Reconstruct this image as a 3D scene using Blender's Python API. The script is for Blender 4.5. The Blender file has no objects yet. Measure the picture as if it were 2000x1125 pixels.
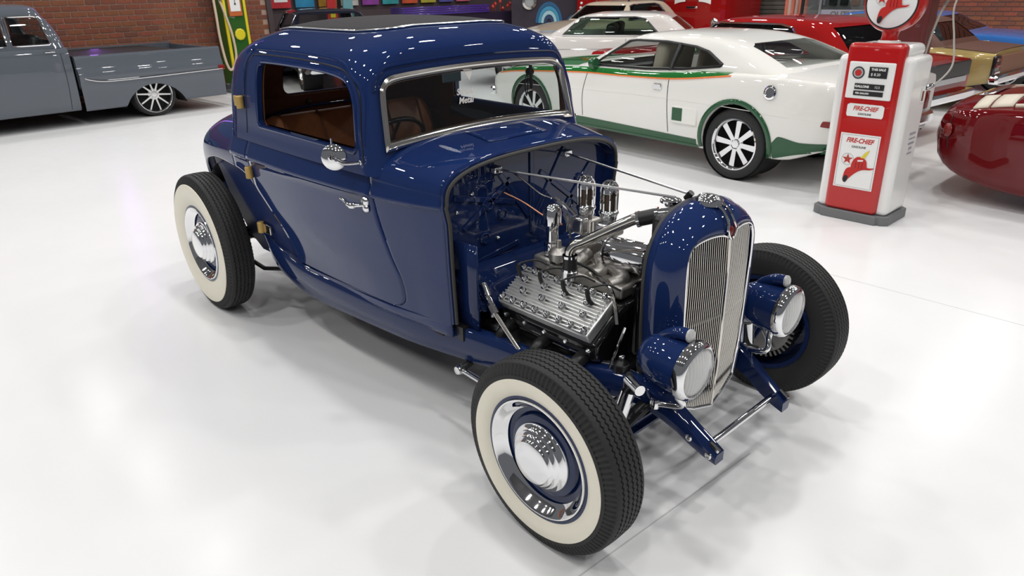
import bpy, bmesh, math, random
from mathutils import Vector, Matrix
from mathutils.bvhtree import BVHTree
PI = math.pi
random.seed(7)
S = bpy.context.scene
COL = S.collection

# ---------------------------------------------------------------- camera
cam_d = bpy.data.cameras.new('camera'); cam = bpy.data.objects.new('camera', cam_d); COL.objects.link(cam)
CAM = Vector((1.3084, -2.0532, 1.7118)); YAW, PIT, ROL = 2.3968, 0.4045, -0.0219
_F = Vector((math.cos(PIT)*math.cos(YAW), math.cos(PIT)*math.sin(YAW), -math.sin(PIT)))
_R = _F.cross(Vector((0, 0, 1))).normalized(); _U = _R.cross(_F)
_R, _U = (_R*math.cos(ROL) + _U*math.sin(ROL)), (_U*math.cos(ROL) - _R*math.sin(ROL))
_m = Matrix((_R, _U, -_F)).transposed().to_4x4(); _m.translation = CAM
cam.matrix_world = _m
cam_d.sensor_width = 36.0; cam_d.lens = 1383.3/2000*36.0; cam_d.clip_end = 200; cam_d.clip_start = 0.05
cam_d.dof.use_dof = True; cam_d.dof.focus_distance = 2.9; cam_d.dof.aperture_fstop = 9.0
S.camera = cam
S.cycles.sample_clamp_indirect = 3.0; S.cycles.caustics_reflective = False; S.cycles.caustics_refractive = False

# ---------------------------------------------------------------- world, lamps, exposure
w = bpy.data.worlds.new('hall_air'); S.world = w; w.use_nodes = True
w.node_tree.nodes['Background'].inputs[0].default_value = (0.80, 0.83, 0.90, 1)
w.node_tree.nodes['Background'].inputs[1].default_value = 0.15
S.view_settings.view_transform = 'Standard'; S.view_settings.look = 'None'
S.view_settings.exposure = 0.0; S.view_settings.gamma = 1.0; S.view_settings.use_curve_mapping = False

def area(name, loc, size, power, color=(1, 0.985, 0.965), rot=(0, 0, 0), shape='DISK', sy=None):
    d = bpy.data.lights.new(name, 'AREA'); d.shape = shape; d.size = size; d.energy = power; d.color = color
    if sy: d.size_y = sy
    o = bpy.data.objects.new(name, d); o.location = loc; o.rotation_euler = rot; COL.objects.link(o); return o
for ix in range(7):                              # the hall's ceiling downlights, a regular grid
    for iy in range(8):
        area('ceiling_downlight_lamp', (-12.5 + ix*2.75, -5.5 + iy*2.75, 5.6), 0.32, 38)
area('neon_strip_lamp', (-11.9, 1.2, 3.0), 5.0, 6, (0.45, 0.16, 1.0), (0, -PI/2, 0), 'RECTANGLE', 0.12)
area('neon_strip_lamp', (-6.5, 13.6, 3.1), 6.0, 30, (1.0, 0.12, 0.45), (PI/2, 0, 0), 'RECTANGLE', 0.12)

# ---------------------------------------------------------------- materials
MAT = {}
def mat(name, col, rough=0.5, metal=0.0, coat=0.0, spec=0.5, emit=0, noise=None, bump=None, trans=0.0, ior=1.45, alpha=1.0, coat_rough=0.02):
    m = bpy.data.materials.new(name); m.use_nodes = True; nt = m.node_tree; b = nt.nodes['Principled BSDF']
    b.inputs['Base Color'].default_value = (*col, 1); b.inputs['Roughness'].default_value = rough
    b.inputs['Metallic'].default_value = metal; b.inputs['Coat Weight'].default_value = coat; b.inputs['Coat Roughness'].default_value = coat_rough
    b.inputs['Specular IOR Level'].default_value = spec; b.inputs['IOR'].default_value = ior
    b.inputs['Transmission Weight'].default_value = trans; b.inputs['Alpha'].default_value = alpha
    if emit: b.inputs['Emission Color'].default_value = (*col, 1); b.inputs['Emission Strength'].default_value = emit
    if noise or bump:
        tc = nt.nodes.new('ShaderNodeTexCoord'); n = nt.nodes.new('ShaderNodeTexNoise')
        sc, amt = noise or bump; n.inputs['Scale'].default_value = sc; n.inputs['Detail'].default_value = 4
        nt.links.new(tc.outputs['Object'], n.inputs['Vector'])
    if noise:
        mx = nt.nodes.new('ShaderNodeMix'); mx.data_type = 'RGBA'
        mx.inputs[6].default_value = tuple(c*(1-amt) for c in col)+(1,); mx.inputs[7].default_value = tuple(min(1, c*(1+amt)) for c in col)+(1,)
        nt.links.new(n.outputs['Fac'], mx.inputs[0]); nt.links.new(mx.outputs[2], b.inputs['Base Color'])
    if bump:
        n2 = nt.nodes.new('ShaderNodeTexNoise'); n2.inputs['Scale'].default_value = bump[0]; nt.links.new(tc.outputs['Object'], n2.inputs['Vector'])
        bp = nt.nodes.new('ShaderNodeBump'); bp.inputs['Strength'].default_value = bump[1]; bp.inputs['Distance'].default_value = 0.01
        nt.links.new(n2.outputs['Fac'], bp.inputs['Height']); nt.links.new(bp.outputs['Normal'], b.inputs['Normal'])
    if coat >= 1.0: b.inputs['Specular IOR Level'].default_value = 0.0
    MAT[name] = m; return m
def glass(name, tint=(0.9, 0.95, 0.95), refl=0.12):       # thin flat pane: tinted see-through plus mirror sheen
    m = bpy.data.materials.new(name); m.use_nodes = True; nt = m.node_tree; nt.nodes.remove(nt.nodes['Principled BSDF'])
    out = nt.nodes['Material Output']; t = nt.nodes.new('ShaderNodeBsdfTransparent'); t.inputs[0].default_value = (*tint, 1)
    g = nt.nodes.new('ShaderNodeBsdfGlossy'); g.inputs['Roughness'].default_value = 0.01
    lw = nt.nodes.new('ShaderNodeLayerWeight'); pw = nt.nodes.new('ShaderNodeMath'); pw.operation = 'POWER'; pw.inputs[1].default_value = 4.5; ma = nt.nodes.new('ShaderNodeMath'); ma.operation = 'MULTIPLY_ADD'; ma.inputs[1].default_value = .9; ma.inputs[2].default_value = .06
    nt.links.new(lw.outputs['Facing'], pw.inputs[0]); nt.links.new(pw.outputs[0], ma.inputs[0])
    mx = nt.nodes.new('ShaderNodeMixShader'); nt.links.new(ma.outputs[0], mx.inputs[0]); nt.links.new(t.outputs[0], mx.inputs[1]); nt.links.new(g.outputs[0], mx.inputs[2])
    nt.links.new(mx.outputs[0], out.inputs[0]); MAT[name] = m; return m
mat('blue_paint', (0.010, 0.026, 0.105), 0.5, 0, 1.0, 0.0, coat_rough=0.012)
mat('blue_gloss', (0.008, 0.020, 0.080), 0.5, 0, 1.0, 0.0)
mat('chrome', (0.86, 0.86, 0.87), 0.045, 1)
mat('nickel', (0.72, 0.69, 0.64), 0.12, 1)
mat('steel', (0.55, 0.55, 0.56), 0.28, 1)
mat('alloy', (0.76, 0.76, 0.76), 0.2, 1)
mat('cast_alloy', (0.50, 0.48, 0.45), 0.42, 0.9, bump=(90, 0.1))
mat('fin_alloy', (0.86, 0.86, 0.85), 0.40, 0.9)
mat('copper', (0.55, 0.26, 0.16), 0.3, 1)
mat('blue_satin', (0.008, 0.020, 0.085), 0.45, spec=0.25)
mat('teal_reflection', (0.10, 0.17, 0.19), 0.3)  # interior mirror: its teal reflection painted in as a flat base colour
mat('rubber', (0.026, 0.026, 0.026), 0.62, spec=0.35)
mat('black_hose', (0.018, 0.018, 0.018), 0.4)
mat('black_satin', (0.014, 0.014, 0.015), 0.33)
mat('black_gloss', (0.008, 0.008, 0.009), 0.12, 0, 0.6)
mat('whitewall', (0.83, 0.79, 0.66), 0.45, noise=(20, 0.03))
mat('vinyl_top', (0.050, 0.048, 0.051), 0.9, spec=0.12, bump=(420, 0.25))
mat('tan_leather', (0.38, 0.15, 0.062), 0.42, noise=(25, 0.18), bump=(160, 0.12))
mat('brown_trim', (0.20, 0.088, 0.045), 0.55, noise=(30, 0.15))
mat('headlining', (0.16, 0.085, 0.05), 0.9)
mat('carpet', (0.03, 0.02, 0.015), 0.95)
mat('brass_tape', (0.50, 0.33, 0.10), 0.4, 0.35)
mat('lens', (0.95, 0.95, 0.95), 0.12, 0, 1.0, trans=0.0)
mat('rubber_welt', (0.05, 0.048, 0.044), 0.6)
mat('white_print', (0.75, 0.72, 0.68), 0.6)
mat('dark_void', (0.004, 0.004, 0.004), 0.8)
mat('grey_pane', (0.35, 0.36, 0.37), 0.5)
glass('clear_glass', (0.82, 0.85, 0.84)); glass('dark_glass', (0.16, 0.19, 0.18)); glass('green_glass', (0.50, 0.62, 0.55)); glass('lens_glass', (0.97, 0.98, 0.98))

# ---------------------------------------------------------------- mesh helpers
class MB:
    def __init__(s): s.v = []; s.f = []
    def add(s, vs, fs):
        k = len(s.v); s.v += [tuple(p) for p in vs]; s.f += [tuple(i+k for i in f) for f in fs]; return s
    def box(s, c, size, M=None):
        x, y, z = [a/2 for a in size]; vs = [Vector((sx*x, sy*y, sz*z)) for sx in (-1, 1) for sy in (-1, 1) for sz in (-1, 1)]
        if M is not None: vs = [M @ p for p in vs]
        vs = [p + Vector(c) for p in vs]
        return s.add(vs, [(0, 1, 3, 2), (4, 6, 7, 5), (0, 4, 5, 1), (2, 3, 7, 6), (0, 2, 6, 4), (1, 5, 7, 3)])
    def grid(s, rows, cu=False, cv=False):            # rows of equal length; cu closes around a row, cv joins last row to first
        n = len(rows[0]); m = len(rows); fs = []
        for i in range(m if cv else m-1):
            for j in range(n if cu else n-1):
                fs.append((i*n+j, i*n+(j+1) % n, ((i+1) % m)*n+(j+1) % n, ((i+1) % m)*n+j))
        return s.add([p for r in rows for p in r], fs)
    def cap(s, pts, flip=False):
        pts = list(pts); return s.add(pts, [tuple(range(len(pts)))[::-1] if flip else tuple(range(len(pts)))])
    def tube(s, path, r, n=10, caps=True, closed=False):
        P = [Vector(p) for p in path]; m = len(P); rows = []; prev = None
        for i in range(m):
            a = P[(i-1) % m] if (closed or i) else P[i]; b = P[(i+1) % m] if (closed or i < m-1) else P[i]
            t = (b-a).normalized()
            if prev is None:
                u = t.orthogonal().normalized()
            else:
                u = (prev - t*prev.dot(t))
                u = u.normalized() if u.length > 1e-6 else t.orthogonal().normalized()
            prev = u; v = t.cross(u); rr = r[i] if isinstance(r, (list, tuple)) else r
            rows.append([P[i] + (u*math.cos(2*PI*k/n) + v*math.sin(2*PI*k/n))*rr for k in range(n)])
        s.grid(rows, True, closed)
        if caps and not closed: s.cap(rows[0], True); s.cap(rows[-1])
        return s
    def lathe(s, prof, c=(0, 0, 0), axis=(0, 0, 1), n=32, caps=False):   # prof: (radius, distance along the axis)
        ax = Vector(axis).normalized(); u = ax.orthogonal().normalized(); v = ax.cross(u); c = Vector(c)
        rows = [[c + ax*h + (u*math.cos(2*PI*k/n) + v*math.sin(2*PI*k/n))*r for k in range(n)] for r, h in prof]
        s.grid(rows, True)
        if caps: s.cap(rows[0], True); s.cap(rows[-1])
        return s
    def prism(s, poly, depth, M):                     # polygon in the local xy plane, extruded along local z, placed by M
        a = [M @ Vector((x, y, 0)) for x, y in poly]; b = [M @ Vector((x, y, depth)) for x, y in poly]
        s.grid([a, b], True); s.cap(a, True); s.cap(b); return s
    def mesh(s, name, material, ang=40):
        me = bpy.data.meshes.new(name); me.from_pydata([tuple(p) for p in s.v], [], s.f)
        bm = bmesh.new(); bm.from_mesh(me); bmesh.ops.remove_doubles(bm, verts=bm.verts, dist=1e-5)
        bmesh.ops.dissolve_degenerate(bm, dist=1e-6, edges=bm.edges); bmesh.ops.recalc_face_normals(bm, faces=bm.faces); bm.to_mesh(me); bm.free()
        if material: me.materials.append(MAT[material] if isinstance(material, str) else material)
        me.polygons.foreach_set('use_smooth', [True]*len(me.polygons)); me.set_sharp_from_angle(angle=math.radians(ang)); me.update(); return me
    def build(s, name, material, parent=None, ang=40, bevel=0, solid=0, off=-1, sub=0, bseg=2):
        return link(name, s.mesh(name, material, ang), parent, bevel, solid, off, sub, bseg)
def link(name, me, parent=None, bevel=0, solid=0, off=-1, sub=0, bseg=2):
    o = bpy.data.objects.new(name, me); COL.objects.link(o); o.parent = parent
    if solid: md = o.modifiers.new('solid', 'SOLIDIFY'); md.thickness = solid; md.offset = off
    if sub: md = o.modifiers.new('sub', 'SUBSURF'); md.levels = sub; md.render_levels = sub
    if bevel: md = o.modifiers.new('bevel', 'BEVEL'); md.width = bevel; md.segments = bseg; md.limit_method = 'ANGLE'; md.angle_limit = math.radians(45)
    return o
def bake(o, ang=40):                                   # apply modifiers
    dg = bpy.context.evaluated_depsgraph_get(); dg.update()
    me = bpy.data.meshes.new_from_object(o.evaluated_get(dg)); o.modifiers.clear(); o.data = me
    me.polygons.foreach_set('use_smooth', [True]*len(me.polygons)); me.set_sharp_from_angle(angle=math.radians(ang)); return o
def cut(o, cutters, ang=40):                           # boolean difference, applied
    for c in cutters:
        me = c.mesh('cutter', None); co = bpy.data.objects.new('cutter', me); COL.objects.link(co); co.parent = o.parent
        md = o.modifiers.new('cut', 'BOOLEAN'); md.object = co; md.operation = 'DIFFERENCE'; md.solver = 'EXACT'
        bake(o, ang); bpy.data.objects.remove(co)
    return o
def bvh(o):
    return BVHTree.FromPolygons([v.co.copy() for v in o.data.vertices], [tuple(p.vertices) for p in o.data.polygons])
def empty(name, loc=(0, 0, 0), rz=0, parent=None):
    o = bpy.data.objects.new(name, None); o.location = loc; o.rotation_euler = (0, 0, rz); o.parent = parent; o.empty_display_size = 0.1; COL.objects.link(o); return o
def tag(o, label, cat, group=None):
    o['label'] = label; o['category'] = cat
    if group: o['group'] = group
    return o
def struct(o): o['kind'] = 'structure'; return o
def copy_tree(o, parent=None):
    c = o.copy(); COL.objects.link(c); c.parent = parent
    for ch in [x for x in bpy.data.objects if x.parent == o]: copy_tree(ch, c)
    return c
def I(xs, ys, x):                                      # monotone cubic (pchip) table lookup, xs ascending
    n = len(xs)
    if x <= xs[0]: return ys[0]
    if x >= xs[-1]: return ys[-1]
    k = max(i for i in range(n) if xs[i] <= x); k = min(k, n-2)
    d = [(ys[i+1]-ys[i])/(xs[i+1]-xs[i]) for i in range(n-1)]
    def sl(i):
        if i == 0: return d[0]
        if i == n-1: return d[-1]
        return 0 if d[i-1]*d[i] <= 0 else 2*d[i-1]*d[i]/(d[i-1]+d[i])
    h = xs[k+1]-xs[k]; t = (x-xs[k])/h
    return (ys[k]*(1+2*t)*(1-t)**2 + sl(k)*h*t*(1-t)**2 + ys[k+1]*t*t*(3-2*t) + sl(k+1)*h*t*t*(t-1))
def T(pairs):
    pairs = sorted(pairs); xs = [p[0] for p in pairs]; ys = [p[1] for p in pairs]; return lambda x: I(xs, ys, x)
def lin(a, b, n): return [a+(b-a)*i/(n-1) for i in range(n)]
def smooth_path(pts, n=8, closed=False):               # Catmull-Rom
    P = [Vector(p) for p in pts]; m = len(P); out = []
    for i in range(m if closed else m-1):
        p0 = P[i-1] if (closed or i > 0) else P[0]*2-P[1]; p1 = P[i]; p2 = P[(i+1) % m]; p3 = P[(i+2) % m] if (closed or i+2 < m) else p2*2-p1
        for k in range(n):
            t = k/n; out.append(0.5*((2*p1)+(p2-p0)*t+(2*p0-5*p1+4*p2-p3)*t*t+(3*p1-p0-3*p2+p3)*t**3))
    if not closed: out.append(P[-1])
    return out
def rrect(x0, x1, y0, y1, r, n=8):                      # rounded rectangle; r = radius or four radii (x0y0, x1y0, x1y1, x0y1)
    r = [r]*4 if not isinstance(r, (list, tuple)) else r; out = []
    for (cx, cy, sx, sy, a, q) in ((x0, y0, 1, 1, PI, r[0]), (x1, y0, -1, 1, 1.5*PI, r[1]), (x1, y1, -1, -1, 0, r[2]), (x0, y1, 1, -1, PI/2, r[3])):
        for k in range(n+1):
            t = a + PI/2*k/n; out.append((cx+sx*q+q*math.cos(t), cy+sy*q+q*math.sin(t)))
    return out
def text(name, body, size, material, M, parent=None, extrude=0.001, font_shear=0.0, bold=0.0, sx=1.0, align='CENTER'):
    cu = bpy.data.curves.new(name, 'FONT'); cu.body = body; cu.size = size; cu.extrude = extrude; cu.align_x = align; cu.align_y = 'CENTER'; cu.shear = font_shear; cu.offset = bold; cu.resolution_u = 3
    o = bpy.data.objects.new(name, cu); COL.objects.link(o); dg = bpy.context.evaluated_depsgraph_get()
    me = bpy.data.meshes.new_from_object(o.evaluated_get(dg)); bpy.data.objects.remove(o); me.name = name
    me.transform(Matrix.Diagonal((sx, 1, 1, 1))); me.transform(M); me.materials.clear(); me.materials.append(MAT[material])
    return link(name, me, parent)
def frame(o, x, y):                                     # matrix from origin and two axes
    x = Vector(x).normalized(); y = Vector(y).normalized(); z = x.cross(y)
    m = Matrix((x, y, z)).transposed().to_4x4(); m.translation = Vector(o); return m
# ================================================================ the hall
def floor_mat():
    m = mat('epoxy_floor', (0.80, 0.805, 0.81), 0.13, coat=0.0); nt = m.node_tree; b = nt.nodes['Principled BSDF']
    tc = nt.nodes.new('ShaderNodeTexCoord'); n = nt.nodes.new('ShaderNodeTexNoise'); n.inputs['Scale'].default_value = 1.3; n.inputs['Detail'].default_value = 6
    r = nt.nodes.new('ShaderNodeValToRGB'); r.color_ramp.elements[0].color = (0.79, 0.795, 0.80, 1); r.color_ramp.elements[1].color = (0.86, 0.86, 0.86, 1)
    n2 = nt.nodes.new('ShaderNodeTexNoise'); n2.inputs['Scale'].default_value = 9; n2.inputs['Detail'].default_value = 5
    mr = nt.nodes.new('ShaderNodeMapRange'); mr.inputs[3].default_value = 0.19; mr.inputs[4].default_value = 0.26; b.inputs['Specular IOR Level'].default_value = 0.22
    nt.links.new(tc.outputs['Object'], n.inputs['Vector']); nt.links.new(tc.outputs['Object'], n2.inputs['Vector'])
    nt.links.new(n.outputs['Fac'], r.inputs[0]); nt.links.new(r.outputs[0], b.inputs['Base Color']); nt.links.new(n2.outputs['Fac'], mr.inputs[0]); nt.links.new(mr.outputs[0], b.inputs['Roughness'])
floor_mat()
mat('joint_line', (0.60, 0.60, 0.60), 0.4)
fl = struct(MB().box((-5, 4, -0.05), (24, 26, 0.1)).build('floor', 'epoxy_floor'))
MB().box((0.18, -1.12, 0.0004), (0.006, 2.6, 0.0008), Matrix.Rotation(-0.05, 3, 'Z')).build('floor_joint', 'joint_line', fl)
MB().box((-0.3, 2.2, 0.0004), (2.6, 0.005, 0.0008)).build('floor_joint', 'joint_line', fl)
mat('dark_ceiling', (0.16, 0.16, 0.165), 0.8)
struct(MB().box((-5, 4, 5.8), (24, 26, 0.1)).build('ceiling', 'dark_ceiling'))
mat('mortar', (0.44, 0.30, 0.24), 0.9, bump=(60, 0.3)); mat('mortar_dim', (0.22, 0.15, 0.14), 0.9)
BR = [mat('brick_a', (0.20, 0.062, 0.034), 0.8, noise=(14, 0.3)), mat('brick_b', (0.24, 0.07, 0.04), 0.8, noise=(14, 0.3)), mat('brick_c', (0.165, 0.06, 0.038), 0.8, noise=(14, 0.3)), mat('brick_d', (0.22, 0.078, 0.036), 0.8, noise=(14, 0.3))]
def brick_wall(name, org, ux, length, height, nrm, mort, seen):       # bricks stand proud of the mortar sheet; those the frame shows are single pieces
    ux = Vector(ux).normalized(); nrm = Vector(nrm).normalized(); org = Vector(org)
    M = frame(org, ux, (0, 0, 1)); W = MB()
    W.prism([(0, 0), (length, 0), (length, height), (0, height)], -0.12, frame(org, ux, (0, 0, 1)) if ux.cross(Vector((0, 0, 1))).dot(nrm) > 0 else frame(org, ux, (0, 0, 1)) @ Matrix.Translation((0, 0, 0.12)))
    wall = struct(W.build(name, mort))
    R = Matrix((ux, nrm, Vector((0, 0, 1)))).transposed()
    bms = []
    for m in BR:
        b = MB().box((0, 0, 0), (0.223, 0.024, 0.069), R); me = b.mesh('brick', m); bms.append(me)
    rest = MB(); cnt = 0
    for r in range(int(height/0.086)):
        for k in range(int(length/0.24)):
            s = 0.12 + k*0.24 + (0.12 if r % 2 else 0); z = 0.043 + r*0.086
            if s > length-0.12: continue
            c = org + ux*s + Vector((0, 0, z)) + nrm*0.004
            if seen(s, z) and cnt < 300:
                o = link('brick', random.choice(bms), wall); o.location = c; cnt += 1
            else: rest.box(c, (0.223, 0.024, 0.069), R)
    o = rest.build('brickwork', BR[0], wall); o['kind'] = 'stuff'
    return wall
LW = Vector((-12.35, 4.40, 0)); LA = PI/2+0.055            # end of the left wall, its heading
ld = Vector((math.cos(LA), math.sin(LA), 0)); ln = Vector((math.sin(LA), -math.cos(LA), 0))
brick_wall('wall_left', LW - ld*7.92, ld, 7.92, 3.1, ln, 'mortar', lambda s, z: 3.6 < s and 0.80 < z < 2.0)
RW = Vector((-5.5, 15.1, 0)); rd = Vector((math.cos(LA-PI/2), math.sin(LA-PI/2), 0)); rn = Vector((rd.y, -rd.x, 0))
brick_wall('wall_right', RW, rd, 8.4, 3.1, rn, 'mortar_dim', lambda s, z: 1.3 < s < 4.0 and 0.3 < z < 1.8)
mat('plain_wall', (0.07, 0.05, 0.055), 0.8)
struct(MB().box((-10.4, 16.2, 1.55), (10.6, 0.15, 3.1)).build('wall_back', 'plain_wall'))
struct(MB().box((-15.75, 10.3, 1.55), (0.15, 11.8, 3.1)).build('wall_mural', 'plain_wall'))
struct(MB().box((-14.0, 4.43, 1.55), (3.4, 0.10, 3.1)).build('wall_return', 'plain_wall'))
# ================================================================ the blue coupe (x forward, front axle at x = 0)
coupe = tag(empty('hot_rod_coupe', (0, 0, 0)), 'dark blue fenderless hot rod coupe with open engine bay and whitewall tyres', 'car')
bw = T([(-3.42, .15), (-3.38, .30), (-3.3, .40), (-3.2, .47), (-3.06, .53), (-2.94, .565), (-2.75, .595), (-2.5, .615), (-2.2, .628), (-1.8, .632), (-1.4, .615), (-1.09, .585), (-.9, .548), (-.73, .497)])
tuck = T([(-3.2, .03), (-2.2, .05), (-1.8, .05), (-1.1, .03), (-.73, .008)])
def sst(a, b, x): t = min(1, max(0, (x-a)/(b-a))); return t*t*(3-2*t)
def W(x, z):
    u = 1-min(1, max(0, (z-.38)/.55)); y = bw(x) - tuck(x)*(.45*u+.55*(1-sst(.38, .72, z))) - .022*u*sst(-.74, -.95, x) - .022*sst(.93, 1.07, z)
    return y + .015*sst(.927, .946, z)*(1-sst(.955, 1.06, z))
E_z = T([(.40, -1.86), (.456, -1.88), (.599, -1.934), (.711, -2.044), (.80, -2.155)])
E_x = T([(-3.4, .46), (-3.2, .60), (-3.05, .74), (-2.85, .835), (-2.6, .875), (-2.344, .868), (-2.209, .84), (-2.155, .80)])
xf = T([(.40, -1.25), (.452, -1.10), (.458, -1.06), (.475, -1.018), (.51, -.995), (.56, -.992), (.70, -1.035), (.85, -1.08), (.95, -1.098), (1.06, -1.105)])
GAP = .005
zt = [.40, .42, .44, .452, .456, .465, .48, .50, .53, .56] + lin(.60, .93, 12) + [.935, .94, .945, .95, .955, .96, .965, .97, .98, .99, 1.0, 1.01, 1.015, 1.02, 1.025, 1.03, 1.035, 1.042, 1.05, 1.06, 1.07]
for s, sn in ((-1, 'right'), (1, 'left')):
    zs = [z for z in zt if z >= .452]                       # the rear-hinged door
    rows = [[(x, s*W(x, z), z) for x in lin(max(-2.155, E_z(z)), xf(z)-GAP, 40)] for z in zs]
    d = MB().grid(rows).build('door', 'blue_paint', coupe, solid=.016, off=-1 if s > 0 else -1)
    rows = []
    for k in range(26):
        v = k/25; rows.append([(x, s*W(x, E_x(x)+(1.07-E_x(x))*v), E_x(x)+(1.07-E_x(x))*v) for x in lin(-2.36, -2.155-GAP, 14)])
    MB().grid(rows).build('quarter_panel', 'blue_paint', coupe, solid=.014)
# cowl top
ztop = lambda x: I([-1.09, -.745], [1.158, 1.113], x)
zsh = lambda x: I([-1.09, -.745], [.99, .972], x)
def cowl_sec(x, n=3.0, m=24):
    b = W(x, zsh(x)); out = []
    for k in range(-m, m+1):
        a = PI/2*k/m; cy = math.copysign(abs(math.sin(a))**(2/n), a); cz = max(0, math.cos(a))**(2/n)
        out.append((x, b*cy, zsh(x)+(ztop(x)-zsh(x))*cz))
    return out
rows = []
for u in lin(0, 1, 30):
    lo = [z for z in zt if z <= .97]; side = []
    for z in lo:
        x0 = xf(z) if z >= .452 else E_z(z)
        side.append((x0+(-.745-x0)*u, z))
    R_ = [(x, -W(x, z), z) for x, z in side]; L_ = [(x, W(x, z), z) for x, z in side[::-1]]
    rows.append(R_ + cowl_sec(side[-1][0])+L_)
cowl = MB().grid(rows).build('cowl', 'blue_paint', coupe, 30, solid=.012)
cowl_b = bvh(cowl)
def drop(t, x, y): h = t.ray_cast(Vector((x, y, 3)), Vector((0, 0, -1))); return h[0].z if h[0] else 1.1
v = MB(); v.grid([[(x, y, drop(cowl_b, x, y)+.004+.006*math.cos(PI*(x+.93)/.16)*math.cos(PI*y/.34)) for y in lin(-.165, .165, 14)] for x in lin(-1.01, -.85, 8)]); v.build('cowl_vent', 'blue_paint', coupe, solid=.004)
# rear deck
dz = T([(-3.42, .55), (-3.38, .68), (-3.3, .82), (-3.2, .93), (-3.06, 1.02), (-2.94, 1.07), (-2.75, 1.11), (-2.3, 1.13)])
def deck_sec(x, n=2.6, m=20):
    zs = dz(x)-min(.22, .5*(dz(x)-.3)); b = W(x, zs); out = []
    for k in range(-m, m+1):
        a = PI/2*k/m; out.append((x, b*math.copysign(abs(math.sin(a))**(2/n), a), zs+(dz(x)-zs)*max(0, math.cos(a))**(2/n)))
    lo = min(E_x(x), zs-.02)
    a = [(x, -W(x, z), z) for z in lin(lo, zs, 6)[:-1]]; c = [(x, W(x, z), z) for z in lin(zs, lo, 6)[1:]]
    return a+out+c
rows = [deck_sec(x) for x in lin(-3.415, -2.36, 40)]
MB().grid(rows).cap(rows[0]).build('rear_quarters', 'blue_paint', coupe, solid=.012)
# greenhouse: stacked rounded plan curves
GH = [(0, 1.03, .606, -1.035, -2.50, .05, .20), (.1, 1.10, .598, -1.05, -2.49, .05, .20), (.3, 1.25, .588, -1.08, -2.465, .06, .2), (.45, 1.38, .570, -1.105, -2.425, .075, .22),
      (.52, 1.432, .553, -1.105, -2.395, .11, .24), (.60, 1.477, .522, -1.110, -2.345, .15, .26), (.68, 1.510, .475, -1.135, -2.285, .18, .26), (.76, 1.535, .42, -1.18, -2.21, .19, .25),
      (.84, 1.558, .34, -1.26, -2.12, .18, .22), (.92, 1.576, .21, -1.42, -1.96, .14, .16), (1.0, 1.586, .05, -1.62, -1.75, .04, .04)]
gt = [g[0] for g in GH]; gf = [(lambda j: (lambda t: I(gt, [g[j] for g in GH], t)))(j) for j in range(1, 7)]
def plan(t, off=0):
    z, wd, x1, x0, rf, rr = [f(t) for f in gf]; wd -= off; x1 -= off; x0 += off; z -= off*sst(.45, .8, t)
    c = rrect(x0, x1, -wd, wd, [min(rr, wd*.95), min(rf, wd*.95), min(rf, wd*.95), min(rr, wd*.95)], 8); out = []
    m = [26, 16, 26, 12]
    for q in range(4):
        seg = c[q*9:(q+1)*9]; nx = c[((q+1) % 4)*9]; out += seg
        out += [(seg[-1][0]+(nx[0]-seg[-1][0])*k/m[q], seg[-1][1]+(nx[1]-seg[-1][1])*k/m[q]) for k in range(1, m[q])]
    bul = .030*(1-sst(.5, .8, t))
    return [(x, y*(1+bul*(1-((x+1.78)/.74)**2)), z) for x, y in out]
ts = lin(0, .5, 18)+lin(.52, 1, 26)
rows = [plan(t) for t in ts]
roof = MB().grid(rows, True).cap(rows[-1]).build('roof_shell', 'blue_paint', coupe)
roof_b = bvh(roof)
roof.modifiers.new('s', 'SOLIDIFY').thickness = .022; bake(roof)
SWIN = [(-1.995, 1.126), (-1.16, 1.118), (-1.165, 1.29), (-1.20, 1.35), (-1.27, 1.385), (-1.5, 1.402), (-1.9, 1.405), (-1.95, 1.395), (-1.972, 1.37)]
def sidewin(e=0, r=.02):
    p = [(-2.0-e, 1.124-e), (-1.16+e, 1.118-e), (-1.163+e, 1.29), (-1.195+e*.8, 1.35+e*.5), (-1.265+e*.4, 1.385+e), (-1.5, 1.402+e), (-1.9, 1.405+e), (-1.955-e*.6, 1.395+e*.8), (-1.98-e, 1.365)]
    return p
def side_outline(e=0, n=5):
    p = sidewin(e); q = smooth_path([(a, 0, b) for a, b in p[2:]]+[(p[0][0]-.002, 0, p[0][1]+.02)], n)
    return [(a.x, a.z) for a in q] + [(p[0][0]+.02, p[0][1]), (p[1][0]-.02, p[1][1]), (p[1][0], p[1][1]+.02)]
MYZ = lambda s: frame((0, s, 0), (1, 0, 0), (0, 0, 1))                # polygon (x, z) -> extrudes along -y
def ws_outline(e=0, n=10):                                            # windscreen frame outline (y, z)
    pts = []
    bot = [(y, 1.121-e+.024*(1-(y/.535)**2)) for y in lin(-.536-e, .536+e, n*2)]
    tr = smooth_path([(.534+e, 0, 1.16), (.517+e, 0, 1.32), (.500+e*.8, 0, 1.365+e*.5), (.462+e*.4, 0, 1.392+e), (.40, 0, 1.400+e)], 4)
    pts = bot + [(a.x, a.z) for a in tr] + [(y, 1.412+e-.012*(y/.40)**2) for y in lin(.36, -.36, n)] + [(-a.x, a.z) for a in tr[::-1]]
    return pts
MYX = frame((0, 0, 0), (0, 1, 0), (0, 0, 1))                          # polygon (y, z) -> extrudes along +x
RWIN = rrect(-.25, .25, 1.185, 1.335, .04, 6)
cut(roof, [MB().prism(side_outline(0), -2, MYZ(-1) @ Matrix.Identity(4)), MB().prism(ws_outline(-.012), .5, Matrix.Translation((-1.35, 0, 0)) @ MYX),
           MB().prism(RWIN, .6, Matrix.Translation((-2.8, 0, 0)) @ MYX)])
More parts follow.
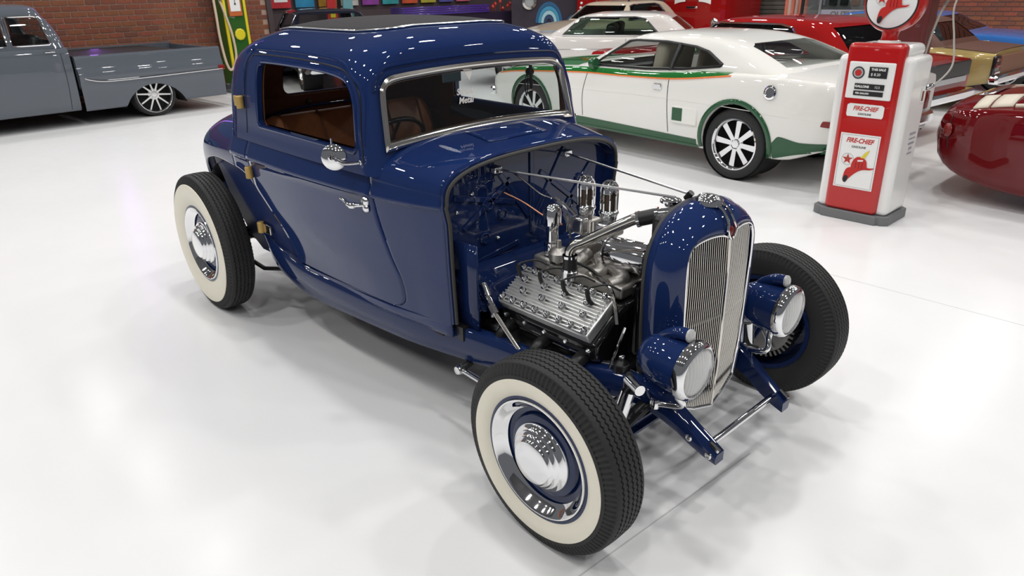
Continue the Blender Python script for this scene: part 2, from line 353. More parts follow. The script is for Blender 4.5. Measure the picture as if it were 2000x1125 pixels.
# inner lining
rows = [plan(t, .03) for t in lin(.0, 1, 24)]
inn = MB().grid(rows, True).cap(rows[-1]).build('headlining', 'brown_trim', coupe)
inn.modifiers.new('s', 'SOLIDIFY').thickness = .004; bake(inn)
cut(inn, [MB().prism(side_outline(.006), -2, MYZ(-1)), MB().prism(ws_outline(.0), .5, Matrix.Translation((-1.4, 0, 0)) @ MYX), MB().prism(rrect(-.26, .26, 1.175, 1.345, .045, 6), .6, Matrix.Translation((-2.8, 0, 0)) @ MYX)])
wsx = lambda z: -1.050-(z-1.119)*.2
# windscreen
o = ws_outline(-.004); P = [Vector((wsx(z)+.006, y, z)) for y, z in o]
fr = MB(); n = len(o); i2 = ws_outline(-.030); i1 = ws_outline(-.016)
fr.grid([[(wsx(z)-.012, y, z) for y, z in ws_outline(0)], [(wsx(z)+.010, y, z) for y, z in ws_outline(.002)], [(wsx(z)+.016, y, z) for y, z in ws_outline(-.008)],
         [(wsx(z)+.012, y, z) for y, z in i1], [(wsx(z)+.013, y, z) for y, z in ws_outline(-.022)], [(wsx(z)+.004, y, z) for y, z in i2], [(wsx(z)-.012, y, z) for y, z in i2]], True)
fr.build('windscreen_frame', 'nickel', coupe, 50)
wg = MB().cap([(wsx(z)-.002, y, z) for y, z in ws_outline(-.028)]).build('windscreen', 'clear_glass', coupe)
text('decal', 'Street\nMetal', .036, 'white_print', frame((wsx(1.283)+.004, -.098, 1.283), (0, 1, 0), (-.2, 0, 1)), wg, .0004, .35, .0009)
MB().prism([(-.03, .012), (.03, .012), (0, -.036)], .001, frame((wsx(1.378)+.003, -.06, 1.378), (0, 1, 0), (-.2, 0, 1))).build('club_sticker', 'white_print', wg)
MB().cap([(x, .585, z) for x, z in side_outline(.01)]).build('door_glass', 'clear_glass', coupe)
MB().cap([(-2.445, y, z) for y, z in rrect(-.26, .26, 1.175, 1.345, .045, 6)]).build('rear_glass', 'clear_glass', coupe)
# window reveal mouldings, drip grooves, door gap above the belt: laid on the shell by ray
def on_side(x, z, s, e=0):
    h = roof_b.ray_cast(Vector((x, s*2, z)), Vector((0, -s, 0))); return (Vector(h[0])+Vector((0, s*e, 0))) if h[0] else Vector((x, s*.58, z))
for s in (-1, 1):
    MB().tube([on_side(x, z, s, .000) for x, z in side_outline(.008)], .0085, 8, closed=True).build('window_reveal', 'blue_paint', coupe)
    pth = [(-2.15, 1.07), (-2.125, 1.25), (-2.10, 1.38), (-2.06, 1.425), (-2.0, 1.44), (-1.6, 1.44), (-1.3, 1.425), (-1.2, 1.40), (-1.15, 1.36), (-1.125, 1.28), (-1.115, 1.15), (-1.11, 1.07)]
    pp = [(a.x, a.z) for a in smooth_path([(a, 0, b) for a, b in pth], 6)]
    MB().tube([on_side(x, z, s, -.0005) for x, z in pp], .0035, 6).build('door_seam', 'black_satin', coupe)
    pp = [(a.x, a.z) for a in smooth_path([(a-.022*(1 if a < -1.6 else -.6), 0, b+(.022 if b > 1.4 else 0)) for a, b in pth[1:-1]], 6)]
    MB().tube([on_side(x, z, s, 0) for x, z in pp], .007, 6).build('drip_rail', 'blue_paint', coupe)
# windscreen header bead
hd = [(y, z+.022) for y, z in ws_outline(.012) if z > 1.30]
def on_front(y, z, e=0):
    h = roof_b.ray_cast(Vector((0, y, z)), Vector((-1, 0, 0))); return (Vector(h[0])+Vector((e, 0, 0))) if h[0] else Vector((-1.1, y, z))
MB().tube([on_front(y, z) for y, z in hd], .008, 8).build('header_bead', 'blue_gloss', coupe)
# fabric roof insert with its bead
def roofz(x, y):
    h = roof_b.ray_cast(Vector((x, y, 3)), Vector((0, 0, -1))); return h[0].z
ins = MB(); rings = []
for f in (1.0, .985, .9, .7, .45, .2):
    c = rrect(-1.73-.475*f, -1.73+.455*f, -.395*f, .395*f, .15*f, 8)
    cc = []
    for q in range(4):
        seg = c[q*9:(q+1)*9]; nx = c[((q+1) % 4)*9]; cc += seg + [(seg[-1][0]+(nx[0]-seg[-1][0])*k/10, seg[-1][1]+(nx[1]-seg[-1][1])*k/10) for k in range(1, 10)]
    rings.append([(x, y, roofz(x, y)+(.001 if f == 1 else .006)) for x, y in cc])
ins.grid(rings, True).cap(rings[-1]); ri = ins.build('roof_insert', 'vinyl_top', coupe)
MB().tube([(x, y, z+.004) for x, y, z in rings[0]], .0045, 8, closed=True).build('insert_bead', 'alloy', ri)
# recessed fender-mount panel, wheel tubs
for s in (-1, 1):
    Ec = smooth_path([(-1.84, 0, .40), (-1.87, 0, .46), (-1.92, 0, .605), (-2.03, 0, .72), (-2.20, 0, .85), (-2.344, 0, .88), (-2.55, 0, .885)], 6)
    Ic = smooth_path([(-2.36, 0, .39), (-2.49, 0, .46), (-2.525, 0, .526), (-2.565, 0, .60), (-2.595, 0, .661), (-2.635, 0, .752), (-2.69, 0, .828)], 6)
    rows = []
    for u in (0, .05, .3, .65, 1):
        rows.append([(lambda p: (p.x, s*(W(p.x, p.z)-(.030 if u else .012)+.022*u), p.z))(a.lerp(b, u)) for a, b in zip(Ec, Ic)])
    MB().grid(rows).build('fender_mount', 'blue_satin', coupe, solid=.01)
    MB().grid([[(-2.69+(.43)*math.cos(a), s*y, .394+.43*math.sin(a)) for a in lin(.5, PI-.3, 24)] for y in (.53, .46, .40)]).build('wheel_tub', 'black_satin', coupe)
# frame rails
ry = T([(.33, .252), (.2, .266), (0, .30), (-.3, .375), (-.72, .470), (-1.1, .535), (-1.8, .572), (-2.1, .57), (-2.35, .55), (-3.2, .45)])
rb = T([(.35, .215), (.27, .240), (.15, .305), (0, .345), (-.2, .335), (-.45, .305), (-.7, .30), (-1.4, .29), (-1.8, .278), (-2.09, .325), (-2.2, .37), (-2.33, .51), (-2.5, .60), (-2.9, .58), (-3.2, .45)])
rh = T([(.35, .03), (.30, .055), (.2, .075), (0, .095), (-.3, .105), (-.7, .14), (-1.1, .135), (-1.8, .15), (-2.1, .14), (-2.4, .11), (-3.2, .08)])
for s in (-1, 1):
    rows = []
    for x in lin(.335, -3.1, 70):
        y, z, h = ry(x), rb(x), rh(x); t = .05
        rows.append([(x, s*(y-t), z), (x, s*(y-.004), z), (x, s*y, z+.006), (x, s*(y+.004), z+h*.5), (x, s*y, z+h-.008), (x, s*(y-.008), z+h), (x, s*(y-t), z+h)])
    f = MB().grid(rows, True).cap(rows[0]).cap(rows[-1]).build('frame_rail', 'blue_gloss', coupe, 50)
    for hx, hz in ((.235, .265), (.31, .226)):
        MB().lathe([(.013, -.004), (.013, .004), (.008, .007), (.006, .004), (0, .004)], (hx, s*(ry(hx)+.001), hz+.024), (0, s, 0), 12).build('bolt', 'chrome', f)
    sh = MB().tube([(.30, s*(ry(.30)-.02), rb(.30)+.058), (.335, s*(ry(.33)-.02), rb(.33)+.045)], [.010, .012], 8)
    sh.build('horn_trim', 'chrome', f)
MB().tube([(.285, -.235, .262), (.285, .235, .262)], .0125, 14).build('spreader_bar', 'chrome', coupe)
# firewall and welt
fw = MB()
def fwy(z, e): return W(-.75, min(z, .97))-e
def sec_fw(e, x):
    top = [(x, (abs(p[1])-e)*(1 if p[1] > 0 else -1) if abs(p[1]) > e else p[1]*.5, p[2]-e) for p in cowl_sec(-.75)]
    return [(x, -fwy(z, e), z) for z in lin(.46, .95, 8)] + top + [(x, fwy(z, e), z) for z in lin(.95, .46, 8)]
lip = MB().grid([sec_fw(-.001, -.741), sec_fw(.004, -.735), sec_fw(.026, -.737), sec_fw(.028, -.80)]).build('cowl_lip', 'blue_paint', coupe)
MB().tube([(p[0]+.006, p[1], p[2]) for p in sec_fw(.017, -.737)], .008, 8).build('hood_welt', 'rubber_welt', lip)
out = sec_fw(.024, -.785); rowsf = []
for f in (1.0, .8, .6, .4, .2, .05):
    rowsf.append([(-.785+.03*(1-f)*sst(.75, .55, 0)*0, y*f, .78+(z-.78)*f) for x, y, z in out])
fwall = MB().grid(rowsf, True).cap(rowsf[-1]).build('firewall', 'blue_gloss', coupe)
def fbox(y0, z0, y1, z1, wd=.024, dp=.007):
    a = Vector((0, y0, z0)); b = Vector((0, y1, z1)); d = (b-a); L = d.length; ang = math.atan2(d.z, d.y)
    return MB().box((-.785+dp/2, (y0+y1)/2, (z0+z1)/2), (dp, L, wd), Matrix.Rotation(ang, 3, 'X'))
for a in ((-.20, 1.04, -.02, .80), (.20, 1.06, .02, .80), (.0, 1.09, .0, .72), (-.42, .96, -.10, .88), (.42, .70, .05, .98), (.38, .97, .12, .70), (-.38, .82, -.12, .98), (-.36, .66, -.08, .70), (.36, .62, .1, .66)):
    fbox(*a).build('stamped_rib', 'blue_gloss', fwall, bevel=.005)
for y, z, r in ((.30, .90, .028), (.24, .80, .022), (.34, .76, .02), (-.25, .90, .03), (-.17, .84, .024), (-.27, .76, .026)):
    MB().lathe([(r, 0), (r, .006), (r*.75, .009), (r*.7, .003), (0, .003)], (-.785, y, z), (1, 0, 0), 20).build('stamped_boss', 'blue_gloss', fwall)
for y, z in ((-.38, .72), (-.20, .745), (-.40, .62), (-.28, .60), (-.41, .90), (-.33, .96), (.40, .8), (.1, .62), (-.1, .60)):
    MB().lathe([(.010, 0), (.010, .004), (.006, .010), (0, .012)], (-.785, y, z), (1, 0, 0), 12).build('bolt', 'chrome', fwall)
# toe board kicked forward below the firewall
MB().grid([[(-.785+f*.13, y*(1-.12*f), .66-f*.15-.04*f*(1-(y/.45)**2)) for y in lin(-.46, .46, 14)] for f in lin(0, 1, 6)]).build('toe_board', 'blue_gloss', coupe, solid=.01)
MB().grid([[(x, -.445+.02*(x+.74)/.2, z) for x in (-.785, -.70, -.645)] for z in (.44, .55, .68, .80)]).build('cowl_brace', 'blue_gloss', coupe, solid=.01)
for s in (-1, 1):
    b = MB().box((-.77, s*.205, 1.035), (.03, .045, .028)).build('rod_bracket', 'chrome', coupe, bevel=.006)
    MB().tube([(-.765, s*.20, 1.035), (-.04, s*.035, 1.028)], .0048, 8).build('radiator_rod', 'steel', coupe)
# outer hinges wrapped in gold tape
for z, x in ((1.215, -2.165), (.875, -2.145), (.555, -2.235)):
    y = (on_side(x, z, -1).y if z > 1.05 else -W(x, max(z, .6)))+(.02 if z < .6 else 0)
    h = MB().tube([(x, y-.016, z-.030), (x, y-.016, z+.030)], .019, 12).build('hinge', 'brass_tape', coupe, bevel=.004); h['label'] = 'gold taped hinge'
    if z != .875: MB().box((x+(.055 if z < .6 else -.035), y-.008, z), (.09, .012, .05)).build('hinge_leaf', 'brass_tape' if z > 1 else 'nickel', h, bevel=.003)
    h2 = MB().tube([(x, -y+.012, z-.026), (x, -y+.012, z+.026)], .014, 12).build('hinge', 'blue_gloss', coupe)
# door handles, mirrors
for s in (-1, 1):
    yb = W(-1.155, .90)
    hn = MB().lathe([(.0, .016), (.012, .015), (.02, .008), (.022, 0)], (-1.145, s*yb, .915), (0, s, 0), 18).lathe([(.0, .014), (.010, .013), (.017, .007), (.019, 0)], (-1.145, s*yb, .885), (0, s, 0), 18).build('door_handle', 'chrome', coupe)
    MB().tube(smooth_path([(-1.148, s*(yb+.01), .90), (-1.165, s*(yb+.035), .90), (-1.19, s*(yb+.045), .896), (-1.215, s*(yb+.043), .898), (-1.25, s*(yb+.038), .905), (-1.275, s*(yb+.042), .912)], 5), [.009]*6+[.014]*5+[.011]*5+[.008]*5+[.006]*4+[.005], 10).build('lever', 'chrome', hn)
    mx, mz = -1.21, 1.098; yb2 = W(-1.14, 1.05)
    mr = MB().lathe([(0, -.012), (.03, -.010), (.046, -.004), (.052, .004), (.050, .008), (.030, .017), (.0, .020)], (mx, s*(.672), mz), Vector((.72, s*.66, .10)), 28).build('wing_mirror', 'chrome', coupe)
    MB().tube(smooth_path([(mx+.015, s*.685, mz+.005), (mx+.05, s*.69, mz-.005), (-1.155, s*.66, mz-.02), (-1.135, s*(.60), mz-.022)], 5), .0065, 8).build('arm', 'chrome', mr)
    MB().lathe([(.02, 0), (.018, .008), (.008, .02)], (-1.135, s*.588, mz-.022), (0, s, 0), 14).build('foot', 'chrome', mr)
    MB().lathe([(.016, 0), (.017, .006), (.010, .012)], (mx+.012, s*.688, mz+.004), Vector((.72, s*.66, .1)), 10).build('knuckle', 'chrome', mr)
    MB().box((mx-.01, s*.672, mz+.058), (.004, .006, .03)).build('clip', 'chrome', mr)
# ---------------------------------------------------------------- cabin
MB().box((-1.75, 0, .40), (1.9, 1.0, .02)).build('cabin_floor', 'carpet', coupe)
def cushion(name, c, size, M=None, mt='tan_leather', r=.05):
    return MB().box(c, size, M).build(name, mt, coupe, bevel=r, bseg=4)
cushion('seat_cushion', (-1.93, 0, .72), (.52, 1.0, .18))
sb = MB(); rows = []
for k, y in enumerate(lin(-.52, .52, 25)):
    e = 1-max(0, (abs(y)-.42)/.10)**2*.5; t = 1.125-(1-e)*.10
    rows.append([(-2.20, y, .70), (-2.08, y, .70), (-2.10-(1-e)*.06, y, .95), (-2.155-(1-e)*.06, y, t-.02), (-2.185-(1-e)*.05, y, t), (-2.24, y, t-.01), (-2.27, y, .95), (-2.26, y, .70)])
st = MB().grid(rows, True).cap(rows[0]).cap(rows[-1]).build('seat_back', 'tan_leather', coupe, 60)
for y in lin(-.42, .42, 5): MB().tube([(-2.075, y, .75), (-2.094, y, .95), (-2.15, y, 1.105), (-2.185, y, 1.128)], .004, 6).build('seam', 'brown_trim', st)
MB().grid([[(-2.40+.02*(z-1.0), y, z) for y in lin(-.56, .56, 12)] for z in lin(.6, 1.18, 6)]).build('parcel_panel', 'brown_trim', coupe)
for s in (-1, 1):
    MB().grid([[(x, s*(W(x, z)-.05), z) for x in lin(-2.45, -1.12, 16)] for z in lin(.45, 1.04, 8)]).build('door_card', 'brown_trim', coupe)
    MB().grid([[(x, s*(.585-.006-k*.012), 1.125-.006*k*k) for x in lin(-2.0, -1.15, 8)] for k in range(5)]).build('window_sill', 'blue_gloss', coupe)
MB().lathe([(.016, 0), (.014, .014), (0, .018)], (-2.40, -.14, 1.14), (1, 0, 0), 14).build('lighter_knob', 'black_gloss', coupe)
dash = MB().grid([[(-1.10-.10*f, y, 1.105-.03*(y/.5)**2-.2*f*f) for y in lin(-.52, .52, 16)] for f in lin(0, 1, 6)]).build('dashboard', 'brown_trim', coupe, solid=.01)
sw = empty('steering_wheel', (0, 0, 0), 0, coupe)
wc, wn = Vector((-1.44, -.27, 1.035)), Vector((-.78, 0, .62)).normalized()
wu = Vector((0, 1, 0)); wv = wn.cross(wu)
MB().tube([wc+(wu*math.cos(a)+wv*math.sin(a))*.185 for a in lin(0, 2*PI, 49)[:-1]], .0115, 10, closed=True).build('rim', 'black_gloss', sw)
for a in (.2, PI-.2, -PI/2): MB().tube([wc, wc+(wu*math.cos(a)+wv*math.sin(a))*.18], .008, 8).build('spoke', 'chrome', sw)
MB().lathe([(.03, -.02), (.03, .01), (.015, .02), (0, .022)], wc, wn, 16).build('hub', 'chrome', sw)
MB().tube([wc, (-.95, -.30, .70)], .02, 10).build('column', 'black_gloss', sw)
MB().tube([(-1.21, .42, 1.40), (-1.21, .42, 1.33), (-1.215, .43, 1.25)], .008, 6).build('visor_stem', 'black_satin', coupe)
MB().lathe([(.0, -.02), (.02, -.014), (.022, .0), (.014, .014), (0, .018)], (-1.30, .50, 1.315), (0, -1, 0), 14).build('hook', 'black_satin', coupe)
MB().tube(smooth_path([(-1.30, .485, 1.31), (-1.305, .475, 1.26), (-1.30, .48, 1.20), (-1.29, .48, 1.26), (-1.295, .485, 1.31)], 5), .003, 6).build('cord', 'black_satin', coupe)
im = MB().box((-1.175, -.09, 1.368), (.012, .10, .072)).build('interior_mirror', 'teal_reflection', coupe, bevel=.005)
MB().tube([(-1.16, -.09, 1.41), (-1.172, -.09, 1.39)], .006, 6).build('mirror_stem', 'black_satin', im)
# ---------------------------------------------------------------- grille shell and front end
def shell_outline(k=0.0, n=10):                      # right bottom -> top -> left bottom, in (y, z); k pulls it inwards
    h = [(.195, .285), (.225, .36), (.243, .48), (.250, .62), (.253, .76), (.250, .84), (.236, .895), (.208, .945), (.16, .99), (.085, 1.018), (0, 1.026)]
    h = [(y-k*(1 if y > .09 else y/.09), z-k*max(0, (z-.93)/.135)) for y, z in h]
    r = smooth_path([(-y, 0, z) for y, z in h] + [(y, 0, z) for y, z in h[-2::-1]], 4)
    return [(p.x, p.z) for p in r]
def grille_outline(e=0.0):
    h = [(.0, .262), (.10, .285), (.163, .315), (.178, .40), (.190, .55), (.200, .72), (.203, .85), (.196, .90), (.168, .928), (.10, .940), (.03, .935), (.0, .918)]
    return h
def gx(y, z): return .160-.155*abs(y)-.02*sst(.55, .25, 0)*0-.035*max(0, (.5-z))-.012*sst(.86, 1.0, z)
nS = len(shell_outline())
gh = grille_outline(); gR = smooth_path([(-y, 0, z) for y, z in gh[2:]] + [(y, 0, z) for y, z in gh[-2:1:-1]], 3)
def resample(pts, n):
    P = [Vector((p[0], p[1])) for p in pts]; L = [0]
    for a, b in zip(P, P[1:]): L.append(L[-1]+(b-a).length)
    out = []
    for k in range(n):
        d = L[-1]*k/(n-1); i = max(j for j in range(len(L)) if L[j] <= d+1e-9); i = min(i, len(P)-2)
        t = (d-L[i])/max(1e-9, L[i+1]-L[i]); q = P[i].lerp(P[i+1], t); out.append((q.x, q.y))
    return out
so = resample(shell_outline(), 81); go = resample([(p.x, p.z) for p in gR], 81)
def lay(f, x0=None, dx=0):                            # blend between outer outline and grille opening
    return [((so[i][0]*(1-f)+go[i][0]*f), (so[i][1]*(1-f)+go[i][1]*f)) for i in range(81)]
rows = [[(.004, y, z) for y, z in lay(0)], [(.06, y, z+.010*max(0, (z-.9)/.12)) for y, z in lay(-.01)]]
rows += [[(.055+(gx(y, z)-.04)*f, y, z) for y, z in lay(g)] for f, g in ((.25, .0), (.5, .10), (.72, .28), (.88, .52), (.97, .8))]
rows += [[(gx(y, z)+.006, y, z) for y, z in lay(.97)], [(gx(y, z)-.02, y, z) for y, z in lay(1.03)]]
shell = MB().grid(rows).build('grille_shell', 'blue_paint', coupe, 60, solid=.004)
MB().tube([(.002, y*.985, z*.995) for y, z in so], .008, 8).build('shell_welt', 'rubber_welt', shell)
gp = [Vector((gx(y, z)+.006, y, z)) for y, z in go] + [Vector((gx(y, z)+.004, y, z)) for y, z in ((.10, .287), (0, .264), (-.10, .287))]
gr = MB().tube(gp, .0055, 8, closed=True).build('grille_surround', 'chrome', coupe)
def gtop(y): y = abs(y); return I([0, .03, .10, .168, .196, .203], [.915, .930, .936, .926, .90, .85], y)
def gbot(y): y = abs(y); return I([0, .10, .163, .178, .190, .203], [.266, .289, .320, .40, .55, .85], y)
nb = 19
for s in (-1, 1):
    for k in range(nb):
        y = s*(.006+k*.0100)
        if y*s > .192: continue
        z0, z1 = gbot(y), gtop(y)
        rows = [[(gx(y, z)-.003, y-.0016, z), (gx(y, z)+.002, y-.0019, z), (gx(y, z)+.003, y, z), (gx(y, z)+.002, y+.0019, z), (gx(y, z)-.003, y+.0016, z)] for z in lin(z0, z1, 5)]
        MB().grid(rows, True).build('bar', 'nickel', gr)
for z in (.62,): MB().tube([(gx(y, z)-.016, y, z) for y in (-.19, 0, .19)], .004, 6).build('cross_brace', 'steel', gr)
MB().tube([(gx(0, z)+.005, 0, z) for z in lin(.27, .915, 8)], .005, 8).build('centre_rib', 'nickel', gr)
MB().lathe([(.022, 0), (.022, .006), (.015, .007), (.014, .002)], (.143, .0, .335), (1, 0, -.1), 20).build('crank_hole', 'chrome', gr)
MB().box((.035, 0, .63), (.06, .38, .58)).build('radiator_core', 'black_satin', coupe)
MB().box((-.015, 0, .62), (.03, .40, .56)).build('fan_shroud', 'black_satin', coupe)
# filler cap and badge
cap = MB().lathe([(.048, -.012), (.046, .0), (.040, .008), (.036, .004), (.030, .010), (.016, .013), (0, .013)], (.072, 0, 1.036), (.10, 0, 1), 30).build('radiator_ornament', 'chrome', shell)
bp = [Vector((.105, -.018, 1.030)), Vector((.135, -.015, 1.012)), Vector((.158, -.016, .978)), Vector((.166, -.024, .948)), Vector((.167, 0, .918)), Vector((.166, .024, .948)), Vector((.158, .016, .978)), Vector((.135, .015, 1.012)), Vector((.105, .018, 1.030))]
MB().tube(smooth_path(bp, 4), .0055, 8).build('badge_spear', 'chrome', shell)
mat('badge_red', (.16, .012, .01), .2, 0, 1)
MB().lathe([(.019, -.002), (.019, .006), (.012, .010), (0, .011)], (.156, 0, .942), (1, 0, .15), 20).build('badge', 'badge_red', shell)
# headlamps
_fm = mat('fluted_lens', (.80, .80, .79), .16, 0, 1.0); _nt = _fm.node_tree; _b = _nt.nodes['Principled BSDF']
_tc = _nt.nodes.new('ShaderNodeTexCoord'); _wv = _nt.nodes.new('ShaderNodeTexWave'); _wv.bands_direction = 'Y'; _wv.inputs['Scale'].default_value = 22; _bp = _nt.nodes.new('ShaderNodeBump'); _bp.inputs['Strength'].default_value = .5; _bp.inputs['Distance'].default_value = .004
_nt.links.new(_tc.outputs['Object'], _wv.inputs['Vector']); _nt.links.new(_wv.outputs['Fac'], _bp.inputs['Height']); _nt.links.new(_bp.outputs['Normal'], _b.inputs['Normal']); _b.inputs['Transmission Weight'].default_value = .35
for s in (-1, 1):
    c = Vector((.235, s*.309, .575)); ax = Vector((1, 0, -.03)).normalized()
    hl = MB().lathe([(.0, -.175), (.03, -.172), (.06, -.155), (.082, -.115), (.092, -.06), (.094, -.01), (.094, .012)], c, ax, 36).build('headlamp', 'blue_paint', coupe)
    MB().lathe([(.094, .004), (.101, .006), (.103, .016), (.100, .030), (.092, .040), (.084, .043), (.082, .034)], c, ax, 36).build('chrome_ring', 'chrome', hl)
    MB().lathe([(.083, .036), (.07, .044), (.045, .050), (.02, .053), (0, .0535)], c, ax, 36).build('lens', 'fluted_lens', hl)
    MB().lathe([(.083, .03), (.075, .012), (.055, -.02), (.03, -.04), (0, -.048)], c, ax, 32).build('reflector', 'alloy', hl)
    MB().lathe([(.0, .03), (.014, .026), (.018, .01), (.016, -.02), (.0, -.03)], c, ax, 14).build('bulb', 'lens', hl)
    fl_ = [Vector(c)+Vector((-.125+.014*i, 0, .068+.048*math.sin(min(1, i/8)*PI*.5))) for i in range(10)]
    fin = MB().tube(fl_, [.005, .010, .014, .017, .019, .0205, .0215, .0215, .021, .021], 14).build('marker_pod', 'blue_paint', hl)
    MB().lathe([(.0225, -.004), (.0225, .003), (.017, .007), (.008, .009), (0, .0095)], fl_[-1], (1, 0, .15), 20).build('marker_lens', 'fluted_lens', hl)
    st = smooth_path([c+Vector((-.03, s*-.0, -.092)), c+Vector((-.035, s*-.01, -.125)), c+Vector((-.03, s*-.035, -.17)), Vector((.10, s*.285, .375))], 5)
    MB().tube(st, .0115, 10).build('stand', 'chrome', hl)
    MB().lathe([(.02, -.006), (.02, .006), (.010, .016), (0, .018)], c+Vector((-.03, 0, -.100)), (0, 0, -1), 14).lathe([(.018, -.02), (.02, 0), (.014, .012), (0, .014)], (.105, s*.285, .382), (0, 0, 1), 14).build('stand_nut', 'chrome', hl)
# axle, spring, shocks, radius rods
rows = []
for y in lin(-.60, .60, 41):
    a = abs(y); z = .235+.11*sst(.40, .60, a); rows.append([(-.028, y, z-.028), (.028, y, z-.028), (.028, y, z-.018), (.008, y, z-.014), (.008, y, z+.014), (.028, y, z+.018), (.028, y, z+.028), (-.028, y, z+.028), (-.028, y, z+.018), (-.008, y, z+.014), (-.008, y, z-.014), (-.028, y, z-.018)])
ax_ = MB().grid(rows, True).cap(rows[0]).cap(rows[-1]).build('front_axle', 'blue_gloss', coupe, 30)
for k in range(6):
    h = .46-.06*k; MB().grid([[(-.022+.065, y, .40-.09*(y/.46)**2-.008*k), (.022+.065, y, .40-.09*(y/.46)**2-.008*k)] for y in lin(-h, h, 15)]).build('leaf', 'black_satin', ax_, solid=.007)
MB().box((.03, 0, .37), (.09, .56, .05)).build('crossmember', 'blue_gloss', coupe, bevel=.006)
for s in (-1, 1):
    a, b = Vector((.065, s*.375, .475)), Vector((.045, s*.455, .25))
    sk = MB().tube([a.lerp(b, .12), a.lerp(b, .62)], .026, 18).tube([a.lerp(b, .62), a.lerp(b, .98)], .019, 14).build('shock_absorber', 'chrome', coupe, 50)
    MB().tube([a+Vector((-.02, s*-.012, .005)), a+Vector((.055, s*.022, .005))], .019, 14).build('top_eye', 'chrome', sk)
    MB().tube(smooth_path([(.02, s*.34, .40), (.03, s*.35, .47), (.05, s*.365, .50)], 4), .012, 8).build('shock_mount', 'black_satin', sk)
    # split radius rod with a forged Y
    rr = MB().tube([(-.70, s*.485, .262), (-.60, s*.49, .262), (-.52, s*.495, .262)], .0115, 10).tube(smooth_path([(-.53, s*.495, .262), (-.49, s*.496, .285), (-.42, s*.50, .295), (-.02, s*.545, .34)], 5), .0125, 10).tube(smooth_path([(-.53, s*.495, .262), (-.50, s*.496, .235), (-.42, s*.50, .205), (-.02, s*.545, .19)], 5), .0125, 10).build('radius_rod', 'chrome', coupe)
    MB().lathe([(.0, -.02), (.02, -.018), (.022, 0), (.017, .014), (0, .016)], (-.715, s*.492, .262), (0, s, 0), 16).build('rod_end', 'chrome', rr)
    MB().tube([(-.70, s*.44, .285), (-.70, s*.485, .275)], .016, 10).build('rod_mount', 'black_satin', rr)
MB().tube([(-.10, -.60, .28), (-.10, .60, .28)], .011, 10).build('tie_rod', 'chrome', coupe)
# ---------------------------------------------------------------- wheels
def tri(a): a = a % 1; return 4*abs(a-.5)-1
def tyre_mesh(R, wd, rim, n=440, nz=110):
    hw = wd/2; half = [(rim/R, .36), (rim/R+.03, .42), (.70, .475), (.76, .50), (.84, .495), (.885, .475)][:5]
    prof = [(r*R, -o*wd) for r, o in half]
    tread = [(.868, .484, 0), (.872, .482, 1), (.91, .458, 1), (.945, .425, 1), (.968, .392, 1), (.974, .385, 0), (.984, .35, 0)]
    body = [(r*R, -o*wd, k) for r, o, k in tread]
    gro = [-.26, -.13, 0, .13, .26]; tr = []
    for g in gro:
        c = .997-(abs(g)*.07)**1.2*.6
        tr += [(R*c, (g-.022)*wd, 2), (R*c-.0055, (g-.010)*wd, 2), (R*c-.0055, (g+.010)*wd, 2), (R*c, (g+.022)*wd, 2)]
    full = [(r, o, 0) for r, o in prof] + body + tr + [(r, -o, k) for r, o, k in body[::-1]] + [(r, -o, 0) for r, o in prof[::-1]]
    rows = []
    for r, o, k in full:
        row = []
        for i in range(n):
            a = 2*PI*i/n; rr, oo = r, o
            if k == 1: rr = r-.007*(1 if (i % 4) < 2 else 0); oo = o*(1-.016*(1 if (i % 4) < 2 else 0))
            if k == 2: oo = o+.0030*tri(i*nz/n)
            row.append((rr*math.cos(a), oo, rr*math.sin(a)))
        rows.append(row)
    return MB().grid(rows, True).mesh('tyre', 'rubber', 35)
def wheel_set(R, wd, rim, ww=.862):
    hw = wd/2; o = {}
    o['tyre'] = tyre_mesh(R, wd, rim)
    Y = (0, -1, 0)
    o['whitewall'] = MB().lathe([(rim*1.005, wd*.385), (rim*1.03, wd*.425), (.70*R, wd*.486), (.73*R, wd*.505), ((ww-.07)*R, wd*.512), ((ww-.025)*R, wd*.508), (ww*R, wd*.502), ((ww+.006)*R, wd*.484)], (0, 0, 0), Y, 96).mesh('whitewall', 'whitewall')
    o['rim'] = MB().lathe([(rim*1.03, wd*.36), (rim*1.03, wd*.42), (rim*.985, wd*.43), (rim*.965, wd*.40), (rim*.90, wd*.20), (rim*.70, wd*.14), (rim*.66, wd*.22), (rim*.52, wd*.26), (rim*.3, wd*.24), (0, wd*.24)], (0, 0, 0), Y, 72).lathe([(rim*1.02, -wd*.40), (rim*.93, -wd*.38), (rim*.90, -wd*.0), (rim*.86, wd*.14), (rim*.7, wd*.10)], (0, 0, 0), Y, 72).mesh('rim', 'blue_gloss')
    o['trim_ring'] = MB().lathe([(rim*.975, wd*.42), (rim*.965, wd*.452), (rim*.945, wd*.455), (rim*.915, wd*.42), (rim*.86, wd*.30), (rim*.80, wd*.225), (rim*.785, wd*.21)], (0, 0, 0), Y, 72).mesh('trim_ring', 'chrome')
    r = rim
    o['hubcap'] = MB().lathe([(r*.555, wd*.26), (r*.555, wd*.30), (r*.54, wd*.325), (r*.495, wd*.345), (r*.485, wd*.40), (r*.465, wd*.42), (r*.425, wd*.435), (r*.415, wd*.48), (r*.40, wd*.50), (r*.365, wd*.51), (r*.355, wd*.55), (r*.335, wd*.57), (r*.20, wd*.595), (r*.08, wd*.605), (0, wd*.607)], (0, 0, 0), Y, 64).mesh('hubcap', 'chrome', 60)
    return o
